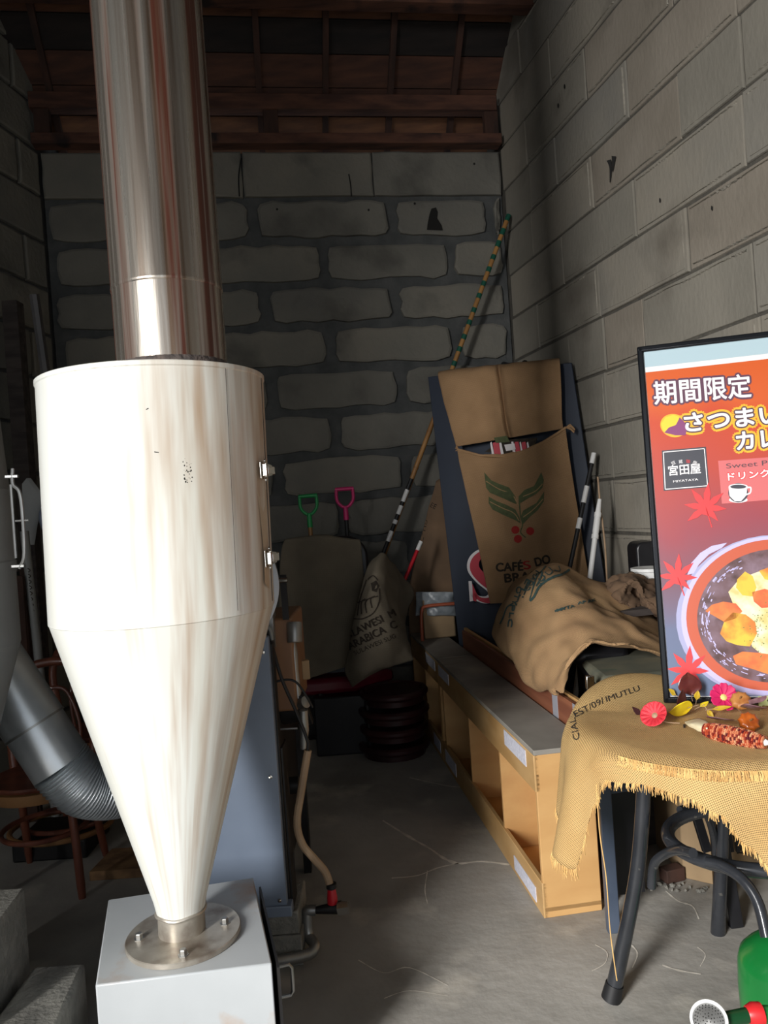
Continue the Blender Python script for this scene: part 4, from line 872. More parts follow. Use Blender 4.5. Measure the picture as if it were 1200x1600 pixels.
for pts, wd in (([(889, 891), (878, 899), (866, 903), (853, 910), (842, 920), (835, 934), (829, 940)], lambda t: 3.6), ([(853, 886), (842, 900), (836, 912), (832, 926), (829, 938)], lambda t: 1.8), ([(857, 888), (863, 894), (858, 900), (852, 896)], lambda t: 1.6), ([(866, 893), (874, 894), (872, 886)], lambda t: 1.4), ([(846, 900), (852, 904), (846, 910), (842, 906)], lambda t: 2),
                 ([(842, 912), (848, 914), (852, 906)], lambda t: 1.4), ([(783, 976), (788, 966), (794, 950), (804, 944)], lambda t: 2), ([(838, 918), (844, 908), (848, 898), (846, 894)], lambda t: 2.2), ([(868, 957), (880, 953)], lambda t: 3)): stroke(mb, pts, wd, sfb)

for t_, a, b, hh in (('NYTA', (872, 958), (898, 951), 5), ('AP AK', (903, 947), (930, 941), 5), ('MADD', (838, 893), (820, 922), 8), ('ETI', (824, 906), (812, 932), 8), ('OTY', (810, 917), (801, 946), 8), ('PLC', (800, 946), (795, 980), 7)):
    for dx in (-.5, .5): print_text(mb, t_, (a[0] + dx, a[1]), (b[0] + dx, b[1]), hh, sfb)
mb.build('lettering', M['inkblue'], bs_, smooth=False)
# dark folded cloth, white tub and black box behind
rows = [[W(x, y, Y) for x, y, Y in r_] for r_ in (
    ((948, 916, 3.8), (965, 902, 3.8), (990, 898, 3.8), (1012, 906, 3.8), (1040, 915, 3.8)), ((945, 930, 3.72), (965, 916, 3.62), (988, 908, 3.58), (1010, 922, 3.62), (1040, 930, 3.6)),
    ((955, 938, 3.66), (972, 940, 3.55), (994, 925, 3.66), (1012, 945, 3.5), (1042, 950, 3.5)), ((985, 948, 3.68), (996, 952, 3.62), (1008, 950, 3.66), (1022, 962, 3.58), (1045, 970, 3.56)))]
g_, uv = sheet(rows, 44, 44, .034, 13, 21); o = MB().grid(g_, uv).build('folded_cloth', M['browncloth'], solid=.012); tag(o, 'bunched dark brown cloth behind the big sack, next to the poster', 'cloth')
tag(MB().lathe([(0, .0), (.07, 0), (.085, .18), (.09, .185), (.09, .2), (.08, .2), (0, .19)], W(1018, 948, 3.9), n=28, cap=False).build('white_tub', M['white']), 'white plastic tub half hidden behind the poster frame', 'tub')
tag(MB().prism(rrect(W(1020, 885, 4.0), (1, 0, 0), (0, 0, 1), .16, .26, .04), (0, .16, 0)).build('black_bin', M['black'], bevel=.01), 'black rounded bin against the block wall behind the poster frame', 'bin')
rk = thing('storage_rack', (1.3, 3.7, 0), 'dark wooden rack hidden under the cloth, tub and bin', 'rack')
MB().box((1.22, 3.78, .93), (.62, .5, .03), .2).build('shelf', M['darkbeam'], rk)
for x, y in ((.98, 3.55), (1.40, 3.5), (1.05, 4.0), (1.48, 3.98)): MB().box((x, y, .46), (.05, .05, .92)).build('leg', M['darkbeam'], rk)

# ------------------------------------------------------------------ bentwood table, cloth
TC = V((.95, 2.33, 0)); TRd = .42; TZ = .785
tb = thing('bentwood_table', (TC.x, TC.y, 0), 'black bentwood table with curved legs under the burlap cloth', 'table')
MB().lathe([(0, TZ - .04), (TRd - .03, TZ - .04), (TRd - .02, TZ - .035), (TRd - .012, TZ - .02), (TRd - .02, TZ - .006), (0, TZ - .006)], TC, n=64, cap=False).build('tabletop', M['blackgloss'], tb)
MB().lathe([(.27, TZ - .10), (.29, TZ - .10), (.29, TZ - .04), (.27, TZ - .04)], TC, n=56).build('apron', M['blackgloss'], tb)
feet = [Fl(955, 1563), V((1.013, 2.553, 0)), V((.93, 1.72, 0)), V((1.36, 2.08, 0))]
tops = [W(1012, 1222, 2.24), V((1.06, 2.50, .70)), V((1.0, 2.02, .70)), V((1.18, 2.2, .70))]
for f_, t_ in zip(feet, tops):
    t_ = V((t_.x, t_.y, .74)); mid = t_.lerp(f_, .5) + (TC - f_).normalized() * 0.03; mid.z = .38
    p = cr([t_, mid, f_], 24); lg = MB().tube(p, [.021] * 16 + [.021 + .0004 * k for k in range(8)], 16).build('leg', M['blackgloss'], tb)
    if f_ is feet[0]: MB().tube([f_ + V((0, 0, .004)), f_ + (p[-2] - p[-1]).normalized() * .05], [.029, .026], 16).build('foot_wrap', M['rubber'], lg)
rc = Fl(1150, 1300, .45)
rc = V((.975, 2.15, .50))
ring = [rc + V((.235 * math.cos(a), .20 * math.sin(a), .0)) for a in [2 * PI * k / 64 for k in range(64)]]
MB().tube(ring, .019, 14, closed=True).build('stretcher_ring', M['blackgloss'], tb)
MB().tube(cr([W(1018, 1386, 2.22), W(1022, 1350, 2.2), W(1040, 1334, 2.15), W(1062, 1328, 2.05), W(1083, 1333, 1.98)], 20), .013, 12).build('brace', M['blackgloss'], tb)
MB().tube(cr([W(1104, 1347, 1.98), W(1130, 1354, 1.95), W(1160, 1374, 1.9), W(1184, 1410, 1.86), W(1198, 1465, 1.82)], 24), .014, 12).build('brace', M['blackgloss'], tb)
MB().tube(cr([W(1062, 1266, 2.36), W(1085, 1262, 2.40), W(1105, 1275, 2.45), W(1116, 1310, 2.5), W(1118, 1335, 2.52)], 20), .012, 12).build('brace', M['blackgloss'], tb)
def drop(deg):
    K = [(90, .12), (120, .10), (145, .18), (165, .26), (178, .31), (190, .33), (199, .34), (205, .15), (210, .07), (225, .055), (240, .07), (248, .10), (256, .18), (264, .25), (276, .30), (300, .33), (330, .36), (360, .38), (400, .3), (430, .2), (450, .12)]
    d = deg if deg >= 90 else deg + 360
    for (a, x), (b, y) in zip(K[:-1], K[1:]):
        if a <= d <= b: t = (d - a) / (b - a); t = t * t * (3 - 2 * t); return x + (y - x) * t
NT = 220; NRr = 30; grid = []; uv = []
def clothp(deg, f):   # f 0..1 tabletop, 1..2 hanging
    a = math.radians(deg); ca, sa = math.cos(a), math.sin(a)
    wr_ = math.sin(a * 9 + 1.2) * .5 + math.sin(a * 15 + .4) * .3 + math.sin(a * 4) * .3
    if f <= 1:
        r_ = TRd * f; z = TZ + .002 + .0025 * noise.noise(V((r_ * ca * 9, r_ * sa * 9, 0)))
        bump_ = max(0, 1 - ((deg - 112) / 40) ** 2) if 72 < deg < 152 else 0
        z += .068 * bump_ * max(0, (f - .55) / .45) ** 1.0
        z -= .012 * max(0, (f - .93) / .07) ** 2
        return TC + V((r_ * ca, r_ * sa, z))
    g = f - 1; dz = drop(deg % 360) * g
    bump_ = max(0, 1 - ((deg - 112) / 40) ** 2) if 72 < deg < 152 else 0
    out = .022 * math.sqrt(min(1, g * 5)) + .05 * g * (drop(deg % 360) / .4) + .022 * g * wr_ * min(1, drop(deg % 360) / .15)
    if 170 < deg < 208: out += .035 * math.sin((deg - 170) / 38 * PI) * g - .02 * g * math.sin((deg - 170) / 38 * 3 * PI)
    r_ = TRd + out; return TC + V((r_ * ca, r_ * sa, TZ - .010 + .068 * bump_ * (1 - g) - dz))
fr = [k / 16 for k in range(17)] + [1 + k / 18 for k in range(1, 19)]
for f in fr:
    row = [clothp(360 * k / NT, f) for k in range(NT + 1)]
    grid.append(row)
    for k in range(NT + 1):
        if f <= 1: uv.append((row[k].x, row[k].y))
        else:
            a = 2 * PI * k / NT; dd_ = drop((360 * k / NT) % 360) * (f - 1)
            uv.append((TC.x + (TRd + dd_) * math.cos(a), TC.y + (TRd + dd_) * math.sin(a)))
mb = MB().grid(grid, uv); V_, F_ = list(mb.v), list(mb.f)
tcl = mb.build('burlap_tablecloth', M['tablecloth'], solid=.003, ang=80); tag(tcl, 'coarse frayed burlap cloth spread over the round table', 'tablecloth')
sft = on_mesh(V_, F_, .004); mb = MB()
print_text(mb, 'CIAL', (907, 1156), (899, 1122), 10, sft, .0); mb.build('lettering', M['inkblack'], tcl, smooth=False); mb = MB(); print_text(mb, 'EST/09/', (900, 1122), (945, 1099), 10, sft, .0); print_text(mb, 'IMUTLU', (948, 1098), (1000, 1080), 9, sft, 0); mb.build('lettering', M['inkblack'], tcl, smooth=False); mb = MB(); print_text(mb, 'R', (1068, 1139), (1084, 1137), 6, sft, 0)
mb.build('lettering', M['inkblack'], tcl, smooth=False)
fg = MB()
for k in range(900):
    dg = 140 + R.random() * 190; p = clothp(dg, 2.0); L = R.uniform(.008, .024) * (1.5 if 185 < dg < 206 else 1)
    o_ = V((math.cos(math.radians(dg)), math.sin(math.radians(dg)), 0)); e = p + V((R.uniform(-.005, .005), R.uniform(-.005, .005), -L)) + o_ * R.uniform(-.002, .006)
    fg.tube([p + V((0, 0, .003)), (p + e) / 2 + o_ * .002, e], [.0011, .001, .0006], 4)
for k in range(300):   # raised frayed seam along the front rim
    dg = 214 + 90 * k / 300; dq = drop(dg); p = clothp(dg, 1 + .006 / dq); fg.tube([p + V((0, 0, .008)), p + V((R.uniform(-.003, .003), -.005, .001)), clothp(dg, 1 + .020 / dq) + V((R.uniform(-.003, .003), -.005, 0))], .0012, 4)
o = fg.build('fringe', M['thread'], tcl); o['kind'] = 'stuff'
# the long loose thread hanging to the floor by the leg
p0 = clothp(203, 1.9)
MB().tube(cr([W(932, 1225, 2.1), W(937, 1300, 2.1), W(947, 1370, 2.12), W(953, 1450, 2.15), W(960, 1505, 2.17), W(964, 1532, 2.18)], 40), .0016, 6).build('loose_thread', M['thread'], tcl)

# ------------------------------------------------------------------ poster
PB = Fl(1037, 1098, TZ + .006); ang = math.radians(-17); pu = V((math.cos(ang), math.sin(ang), 0)); lean = math.radians(7)
pn_ = V((math.sin(ang), -math.cos(ang), 0)); pv = V((0, 0, 1)) * math.cos(lean) - pn_ * math.sin(lean); pnn = pu.cross(pv).normalized()
if pnn.y > 0: pnn = -pnn
ptl = PL(995, 543, PB, pnn); PHt = (ptl - PB).dot(pv); PWd = .82
sk = (ptl - PB).dot(pu)
po = thing('menu_poster', PB, 'framed orange poster of a sweet potato curry, standing on the burlap-covered table', 'poster')
def PP(u, v_, d=0): return PB + pu * (u + sk * v_ / PHt) + pv * v_ + pnn * d
fwd = .02
for nm, a, b, wv, o1 in (('frame_side', (fwd / 2, 0), (fwd / 2, PHt), pu, 0), ('frame_side', (PWd - fwd / 2, 0), (PWd - fwd / 2, PHt), pu, 0), ('frame_bottom', (0, fwd / 2), (PWd, fwd / 2), pv, 0), ('frame_top', (0, PHt - fwd / 2), (PWd, PHt - fwd / 2), pv, 0)):
    MB().slab(PP(*a, .0), PP(*b, .0), wv, fwd, .022).build(nm, M['frame'], po, bevel=.005)
MB().slab(PP(PWd / 2, fwd, -.004), PP(PWd / 2, PHt - fwd, -.004), pu, PWd - fwd, .008).build('backing', M['white'], po, smooth=False)
def grad(name, stops, a, b):   # printed colour gradient, v from a to b along the poster's height
    m = bpy.data.materials.new(name); m.use_nodes = True; t = m.node_tree; bs = t.nodes['Principled BSDF']
    uvn = t.nodes.new('ShaderNodeTexCoord'); sp = t.nodes.new('ShaderNodeSeparateXYZ'); t.links.new(uvn.outputs['UV'], sp.inputs[0])
    nz = t.nodes.new('ShaderNodeTexNoise'); nz.inputs['Scale'].default_value = 3; t.links.new(uvn.outputs['UV'], nz.inputs[0])
    ad = t.nodes.new('ShaderNodeMath'); ad.operation = 'MULTIPLY_ADD'; ad.inputs[1].default_value = .22; t.links.new(nz.outputs[0], ad.inputs[0]); t.links.new(sp.outputs[1], ad.inputs[2])
    rp_ = t.nodes.new('ShaderNodeValToRGB'); t.links.new(ad.outputs[0], rp_.inputs[0]); e = rp_.color_ramp.elements
    e[0].position, e[0].color = stops[0][0], lin(stops[0][1]); e[1].position, e[1].color = stops[-1][0], lin(stops[-1][1])
    for p, c in stops[1:-1]: x = e.new(p); x.color = lin(c)
    t.links.new(rp_.outputs[0], bs.inputs['Base Color']); bs.inputs['Roughness'].default_value = .32; bs.inputs['Coat Weight'].default_value = .35; bs.inputs['Coat Roughness'].default_value = .12
    return m
pg = grad('poster_print', [(.12, (96, 112, 140)), (.30, (96, 104, 134)), (.44, (112, 78, 94)), (.60, (148, 60, 70)), (.78, (178, 62, 46)), (.95, (194, 68, 32)), (1.1, (204, 88, 30))], 0, 1)
def flat(name, m, pts, l, par=None):
    s_ = on_plane(PB, pnn, l); mb = MB(); q = [s_(*p) for p in pts]; n = len(q); mb.add(q, [tuple(range(n))]); o = mb.build(name, m, par or po, smooth=False); return o
t_ = lambda x, y: 0
s0 = on_plane(PB, pnn, .001)
vt = (PL(1010, 582, PB, pnn) - PB).dot(pv)    # top of the orange print
mb = MB(); q = [PP(.022, .022, .001), PP(PWd - .022, .022, .001), PP(PWd - .022, vt, .001), PP(.022, vt, .001)]; mb.add(q, [(0, 1, 2, 3)]); mb.uv = [(0, 0), (1, 0), (1, 1), (0, 1)]; mb.build('print', pg, po, smooth=False)
ic = mat('icy_strip', (176, 198, 206), rough=.15, coat=.5)
MB().add([PP(.022, vt + .018, .001), PP(PWd - .022, vt + .018, .001), PP(PWd - .022, PHt - .02, .001), PP(.022, PHt - .02, .001)], [(0, 1, 2, 3)]).build('blank_strip', ic, po, smooth=False)
pm = {k: mat('ink_' + k, c, rough=.35, coat=.3) for k, c in dict(white=(244, 240, 240), purple=(92, 56, 76), yellow=(248, 176, 40), brown=(84, 60, 66), dark=(58, 58, 66), red=(226, 52, 54), pink=(206, 104, 104), lilac=(190, 182, 226), orange=(190, 84, 52), maroon=(104, 52, 56), potato=(230, 150, 40), ppurple=(130, 60, 110), pyel=(244, 200, 50), cream=(238, 232, 200), green=(84, 120, 60), chunk=(222, 176, 52), chunk2=(226, 120, 58), haze=(160, 160, 196)).items()}
def bold_text(mb, s_, p0, p1, h, surf_at, r_, n=8):
    for k in range(n):
        a = 2 * PI * k / n; dx, dy = r_ * math.cos(a), r_ * math.sin(a)
        print_text(mb, s_, (p0[0] + dx, p0[1] + dy), (p1[0] + dx, p1[1] + dy), h, surf_at(k * .00003), 0, cap=.82)
def ptext(s_, p0, p1, h, layers):
    for off, mk, l in layers:
        mb = MB()
        if off: bold_text(mb, s_, p0, p1, h, lambda e: on_plane(PB, pnn, l + e), off * h, 12 if off > .05 else 6)
        else: print_text(mb, s_, p0, p1, h, on_plane(PB, pnn, l), 0, cap=.82)
        mb.build('lettering', pm[mk], po, smooth=False)
ptext('期間限定', (1023, 629), (1174, 617), 32, ((.115, 'purple', .0018), (.02, 'white', .0026)))
ptext('さつまいも', (1071, 673), (1258, 655), 27, ((.25, 'yellow', .0018), (.12, 'brown', .0023), (.035, 'white', .0029)))
ptext('カレー', (1152, 702), (1250, 692), 27, ((.25, 'yellow', .0018), (.12, 'brown', .0023), (.035, 'white', .0029)))
flat('potato_print', pm['yellow'], ell(1053, 665, 21.5, 18, rot=.25), .0018)
flat('potato_print', pm['ppurple'], [(1038, 676), (1045, 668), (1056, 664), (1062, 652), (1070, 660), (1073, 672), (1071, 680), (1055, 680)], .0026)
flat('potato_print', pm['pyel'], [(1035, 670), (1033, 662), (1040, 652), (1052, 648), (1061, 651), (1060, 659), (1055, 665), (1046, 670), (1038, 675)], .0024)
lg = flat('shop_badge', pm['dark'], [(1034, 704), (1103, 698), (1108, 761), (1037, 767)], .002)
for a, b in (((1036.5, 706.5), (1100.5, 701)), ((1100.5, 701), (1105.5, 759)), ((1105.5, 759), (1039.5, 764.5)), ((1039.5, 764.5), (1036.5, 706.5))):
    mb = MB(); stroke(mb, [a, b], 1.2, on_plane(PB, pnn, .0028)); mb.build('badge_line', pm['white'], po, smooth=False)
ptext('宮田屋', (1045, 742), (1095, 738), 14, ((.02, 'white', .003),)); ptext('MIYATAYA', (1052, 754), (1091, 750.5), 4, ((.0, 'white', .003),))
ptext('豆', (1050, 727), (1056, 724), 5, ((.0, 'white', .003),)); ptext('蔵', (1061, 724), (1067, 723), 5, ((0, 'white', .003),)); ptext('珈', (1072, 723), (1078, 723), 5, ((.0, 'red', .003),)); ptext('房', (1082, 724), (1088, 726), 5, ((0, 'white', .003),)); ptext('SINCE 1985', (1062, 728), (1077, 726.5), 2, ((0, 'white', .003),))
flat('pink_box', pm['pink'], [(1122, 720), (1235, 712), (1240, 778), (1128, 787)], .0017)
ptext('Sweet Potato', (1135, 732), (1243, 723), 9, ((.0, 'brown', .003),)); ptext('ドリンク付', (1138, 750), (1222, 742), 11, ((.14, 'red', .0022), (.03, 'white', .0028)))
flat('cup_print', pm['white'], ell(1153.5, 781, 14.5, 4.5), .0024)
flat('cup_print', pm['dark'], ell(1153.5, 770, 15.5, 15), .0026); flat('cup_print', pm['white'], [(1138.5, 761), (1140, 775), (1148, 783), (1158, 783), (1166, 774), (1168, 759)], .0030)
flat('cup_print', pm['white'], ell(1153.5, 760.5, 15, 4.6), .0031); flat('cup_print', pm['dark'], ell(1153.5, 760.5, 12.5, 3.2), .0034)
mb = MB(); stroke(mb, [(1167, 762), (1173, 762), (1172, 770), (1165, 773)], 2.2, on_plane(PB, pnn, .003)); mb.build('cup_handle', pm['white'], po, smooth=False)
# the bowl
flat('bowl_shadow', pm['haze'], ell(1206, 962, 150, 126, rot=-.12), .0014)
flat('bowl_handle', pm['lilac'], [(1074, 898), (1080, 880), (1094, 864), (1112, 853), (1136, 848), (1128, 856), (1108, 866), (1092, 882), (1084, 896)], .0021)
flat('bowl_rim', pm['lilac'], ell(1205, 962, 141, 124, rot=-.12, n=72), .0018); flat('bowl_rim', pm['orange'], ell(1206, 961, 134, 118, rot=-.12, n=72), .0022)
cur = mat('curry_print', (96, 66, 66), (128, 104, 116), 14, rough=.3, c3=(70, 44, 40), s3=22, lo3=.5, hi3=.7, coat=.3)
flat('bowl_curry', cur, ell(1210, 962, 121, 104, rot=-.12, n=60), .0026)
ch = mat('cheese_print', (236, 230, 196), (222, 190, 120), 24, rough=.3, coat=.3); pt = mat('potato_chunk_print', (232, 186, 60), (206, 120, 44), 13, lo=.4, hi=.6, rough=.3, coat=.3); pt2 = mat('carrot_chunk_print', (222, 130, 60), (200, 82, 48), 18, rough=.3, coat=.3)
flat('cheese_print', ch, [(1138, 925), (1155, 905), (1180, 895), (1210, 885), (1240, 890), (1240, 1040), (1205, 1035), (1175, 1010), (1168, 985), (1150, 955)], .0030)
for pts, m in (([(1102, 955), (1112, 945), (1130, 940), (1150, 943), (1160, 955), (1150, 966), (1132, 972), (1115, 962)], pt2), ([(1125, 990), (1132, 970), (1145, 957), (1165, 960), (1180, 972), (1183, 990), (1172, 1010), (1152, 1008), (1135, 1002)], pt), ([(1145, 1025), (1160, 1018), (1185, 1020), (1215, 1024), (1230, 1045), (1205, 1055), (1175, 1045), (1150, 1038)], pt2), ([(1152, 905), (1164, 893), (1176, 900), (1182, 918), (1176, 932), (1160, 930), (1150, 918)], pt), ([(1186, 892), (1205, 885), (1225, 890), (1225, 912), (1195, 905)], pt), ([(1175, 925), (1195, 920), (1220, 928), (1220, 948), (1190, 950), (1178, 940)], pt2)): flat('chunk_print', m, pts, .0034)
mb = MB()
for k in range(60):
    x, y = 1185 + R.gauss(0, 9), 985 + R.gauss(0, 22); fan(mb, ell(x, y, R.uniform(.5, 1.5), R.uniform(.5, 1.2), n=5), on_plane(PB, pnn, .0038))
mb.build('parsley_print', pm['green'], po, smooth=False)
mb = MB()
for k in range(90):
    a = R.uniform(110, 260); rr_ = R.uniform(.84, .97); q = ell(1210, 962, 121 * rr_, 104 * rr_, a, a + R.uniform(1, 6), n=3, rot=-.12); stroke(mb, q, R.uniform(.6, 2), on_plane(PB, pnn, .0036), 2)
o = mb.build('gloss_print', pm['lilac'], po, smooth=False); o['kind'] = 'stuff'
def maple(cx_, cy_, r_, rot, m):
    pts = []
    for k in range(7):
        a = rot + math.radians(-132 + 44 * k); l = r_ * (1, .95, 1.02, 1.1, 1.0, .9, .8)[k]
        pts += [(cx_ + r_ * .33 * math.sin(a - .38), cy_ - r_ * .33 * math.cos(a - .38)), (cx_ + l * .56 * math.sin(a - .25), cy_ - l * .56 * math.cos(a - .25)), (cx_ + l * math.sin(a), cy_ - l * math.cos(a)), (cx_ + l * .56 * math.sin(a + .25), cy_ - l * .56 * math.cos(a + .25))]
    s_ = on_plane(PB, pnn, .004); mb = MB(); q = [s_(cx_, cy_)] + [s_(*p) for p in pts]; n = len(pts); mb.add(q, [(0, 1 + i, 1 + (i + 1) % n) for i in range(n)])
    e = (cx_ + r_ * .9 * math.sin(rot + 2.75), cy_ - r_ * .9 * math.cos(rot + 2.75)); stroke(mb, [(cx_, cy_), e], 1.6, s_); mb.build('maple_leaf_print', m, po, smooth=False)
maple(1103, 793, 36, .1, pm['red']); maple(1059, 902, 34, .05, pm['red']); maple(1076, 1048, 36, .05, pm['red'])

# ------------------------------------------------------------------ autumn decorations on the table
ZT = TZ + .006
def petalflower(name, x, y, up, r_, mp, mcn, label, tilt, npet=12, stem=None):
    c = Fl(x, y, ZT + up); t = thing(name, c, label, 'flower'); ax = V(tilt).normalized(); a = V((1, 0, 0)); a = (a - ax * a.dot(ax)).normalized(); b = ax.cross(a)
    for k in range(npet):
        an = 2 * PI * k / npet; d = a * math.cos(an) + b * math.sin(an); s_ = ax.cross(d)
        rows = [[c + d * r_ * f + s_ * r_ * .30 * w_ * v_ + ax * (r_ * (.45 * f - .1 * f * f) + .05 * r_ * abs(v_)) for v_ in (-1, 0, 1)] for f, w_ in ((.12, .25), (.5, .8), (.85, 1), (1, .55))]
        g_, uv_ = sheet(rows, 5, 7, .0); MB().grid(g_, uv_).build('petal', mp, t, solid=.0015)
    MB().lathe([(0, -.004), (r_ * .22, -.002), (r_ * .25, r_ * .12), (r_ * .12, r_ * .22), (0, r_ * .24)], c, ax, n=14, cap=False).build('flower_centre', mcn, t)
    if stem: MB().tube(cr([c, Fl(stem[0], stem[1], ZT + .012), Fl(stem[2], stem[3], ZT + .006)], 10), .0016, 6).build('stem', M['hose'], t)
    return t
petalflower('red_flower', 1024, 1119, .032, .040, mat('red_petal', (226, 62, 74), (200, 44, 56), 20, rough=.6), M['hose'], 'red daisy-like artificial flower at the left end of the table display', (-.55, -.5, .65), 14, (1040, 1128, 1062, 1130))
petalflower('pink_flower', 1130, 1090, .045, .042, mat('pink_petal', (206, 28, 96), (190, 20, 84), 16, rough=.6), mat('flower_yellow', (214, 206, 120), rough=.6), 'magenta drooping artificial flower in front of the poster frame', (-.1, -.75, .35), 9, (1150, 1105, 1165, 1122))
def leafmesh(c, d, s_, up, L, wd, m, name, par, curl=.25, lob=False):
    rows = []
    for f, w_ in ((0, .05), (.15, .7 if lob else .45), (.35, 1), (.6, .85), (.82, .5), (1, .03)):
        rows.append([V(c) + V(d) * L * f + V(s_) * wd * w_ * v_ + V(up) * (curl * L * f * f + .12 * wd * abs(v_)) for v_ in (-1, -.5, 0, .5, 1)])
    g_, uv_ = sheet(rows, 11, 13, .002, 40); return MB().grid(g_, uv_).build(name, m, par, solid=.0012)
def leafthing(name, x, y, up, d, s_, u_, L, wd, m, label, curl=.25, lob=False):
    c = Fl(x, y, ZT + up); t = thing(name, c, label, 'leaf'); leafmesh(c, V(d).normalized(), V(s_).normalized(), V(u_).normalized(), L, wd, m, 'blade', t, curl, lob)
    cm = MB().tube([c - V(d).normalized() * .02 , c + V(d).normalized() * L * .3], .0012, 5).build('stalk', M['hose'], t); return t
my = mat('yellow_leaf', (238, 212, 40), (222, 190, 30), 15, rough=.5); mr = mat('wine_leaf', (104, 48, 44), (78, 34, 34), 20, rough=.3, coat=.5); mdk = mat('dark_leaf', (62, 30, 34), rough=.4, coat=.3); mg = mat('pale_green_leaf', (206, 214, 150), rough=.6); myo = mat('ochre_leaf', (196, 164, 40), rough=.5)
leafthing('yellow_leaf', 1082, 1104, .03, (-.95, -.2, -.12), (.1, -.45, .85), (0, -.8, .5), .085, .030, my, 'bright yellow leaf lying beside the red flower', .1, True)
leafthing('yellow_leaf', 1094, 1104, .03, (.8, .2, .25), (-.2, .9, .1), (0, -.4, .9), .03, .012, my, 'narrow yellow leaflet at the bright yellow leaf', .1)
leafthing('wine_leaf', 1080, 1086, .040, (-.10, .1, .9), (1, 0, 0), (0, -1, 0), .075, .038, mr, 'glossy dark wine-red leaf standing up before the poster', .12, True)
leafthing('dark_leaf', 1002, 1117, .006, (-.75, .1, .6), (.5, .4, .6), (0, -.6, .6), .034, .010, mdk, 'small dark purple leaf left of the red flower', .2)
leafthing('brown_pod', 1064, 1107, .012, (.12, .0, .95), (.9, .2, 0), (0, -1, 0), .062, .017, mat('pod', (74, 30, 24), (56, 24, 20), 20, rough=.6), 'upright brown curled pod behind the yellow leaf', .05, True)
leafthing('ochre_leaf', 1056, 1086, .03, (-.6, .2, .6), (.3, .2, .6), (0, -1, 0), .03, .009, myo, 'small ochre leaf at the lower left corner of the poster', .1)
leafthing('ochre_leaf', 1088, 1094, .03, (.25, .2, .9), (.8, 0, -.2), (0, -1, 0), .032, .010, myo, 'ochre leaf right of the standing wine leaf', .1)
leafthing('ochre_leaf', 1105, 1109, .02, (.35, -.1, -.6), (.8, 0, .4), (0, -1, 0), .03, .008, myo, 'ochre leaf under the magenta flower, pointing down', .1)
leafthing('ochre_leaf', 1112, 1108, .022, (1, 0, .08), (0, .3, .6), (0, -1, 0), .06, .007, myo, 'long ochre leaf across the magenta flower', .05)
for k, (x, y, r_) in enumerate(((1142, 1126, .045), (1185, 1110, .055), (1163, 1102, .04))):
    leafthing('plum_leaf', x, y, .012 + .01 * k, (-.8 + .9 * k / 2, -.3, .12), (.3, -.9, .2), (0, -.3, .9), .09, r_ * .9, mat('plum_leaf_%d' % k, (96, 50, 58), (140, 108, 116), 30, rough=.35, coat=.4), ['crinkled plum-coloured leaf behind the dried corn cob', 'crinkled plum leaf at the right edge behind the corn', 'plum leaf under the dried orange gourd'][k], .15, True)
gs = thing('clover_sprig', Fl(1192, 1095, ZT + .04), 'pale green four-leaf sprig at the right end of the display', 'leaf')
for k in range(4):
    a = PI / 4 + k * PI / 2; d = V((math.cos(a), 0, math.sin(a))); leafmesh(gs.location, d, V((-d.z, 0, d.x)), V((0, -1, 0)), .020, .009, mg, 'leaflet', gs, .1)
MB().tube([gs.location, gs.location + V((-.01, .0, -.03))], .0012, 5).build('stem', mg, gs)
def gourd(x, y, up, r_, m, label, ax):
    c = Fl(x, y, ZT + up); t = thing('dried_gourd', c, label, 'dried fruit'); ax = V(ax).normalized(); a = V((1, 0, 0)); a = (a - ax * a.dot(ax)).normalized(); b = ax.cross(a)
    vs = []; fs = []; n = 54; K = 16
    for i in range(K + 1):
        ph = PI * i / K; hh = -math.cos(ph) * r_ * .62; rr_ = math.sin(ph) ** .75 * r_
        for k in range(n):
            an = 2 * PI * k / n; rb = rr_ * (1 - .13 * abs(math.sin(an * 4.5)) ** .5 + .05 * noise.noise(V((math.cos(an) * 3, math.sin(an) * 3, ph * 3)))); dip = r_ * .22 * math.exp(-((K - i) / 3) ** 2)
            vs.append(c + ax * (hh - dip) + (a * math.cos(an) + b * math.sin(an)) * rb)
    for i in range(K):
        for k in range(n): fs.append((i * n + k, i * n + (k + 1) % n, (i + 1) * n + (k + 1) % n, (i + 1) * n + k))
    MB().add(vs, fs).build('rind', m, t, ang=80); MB().tube([c + ax * r_ * .3, c + ax * r_ * .72 + a * .004], [.003, .002], 6).build('stalk', M['tanwood'], t)
gourd(1170, 1128, .024, .030, mat('gourd_orange', (190, 96, 30), (146, 66, 24), 40, rough=.35, coat=.4), 'dried dark orange gourd resting on the corn cob', (-.1, -.75, .55))
gourd(1157, 1095, .045, .031, mat('gourd_tan', (190, 132, 70), (158, 96, 46), 30, rough=.5), 'dried tan ribbed gourd leaning on the poster', (-.3, -.5, .6))
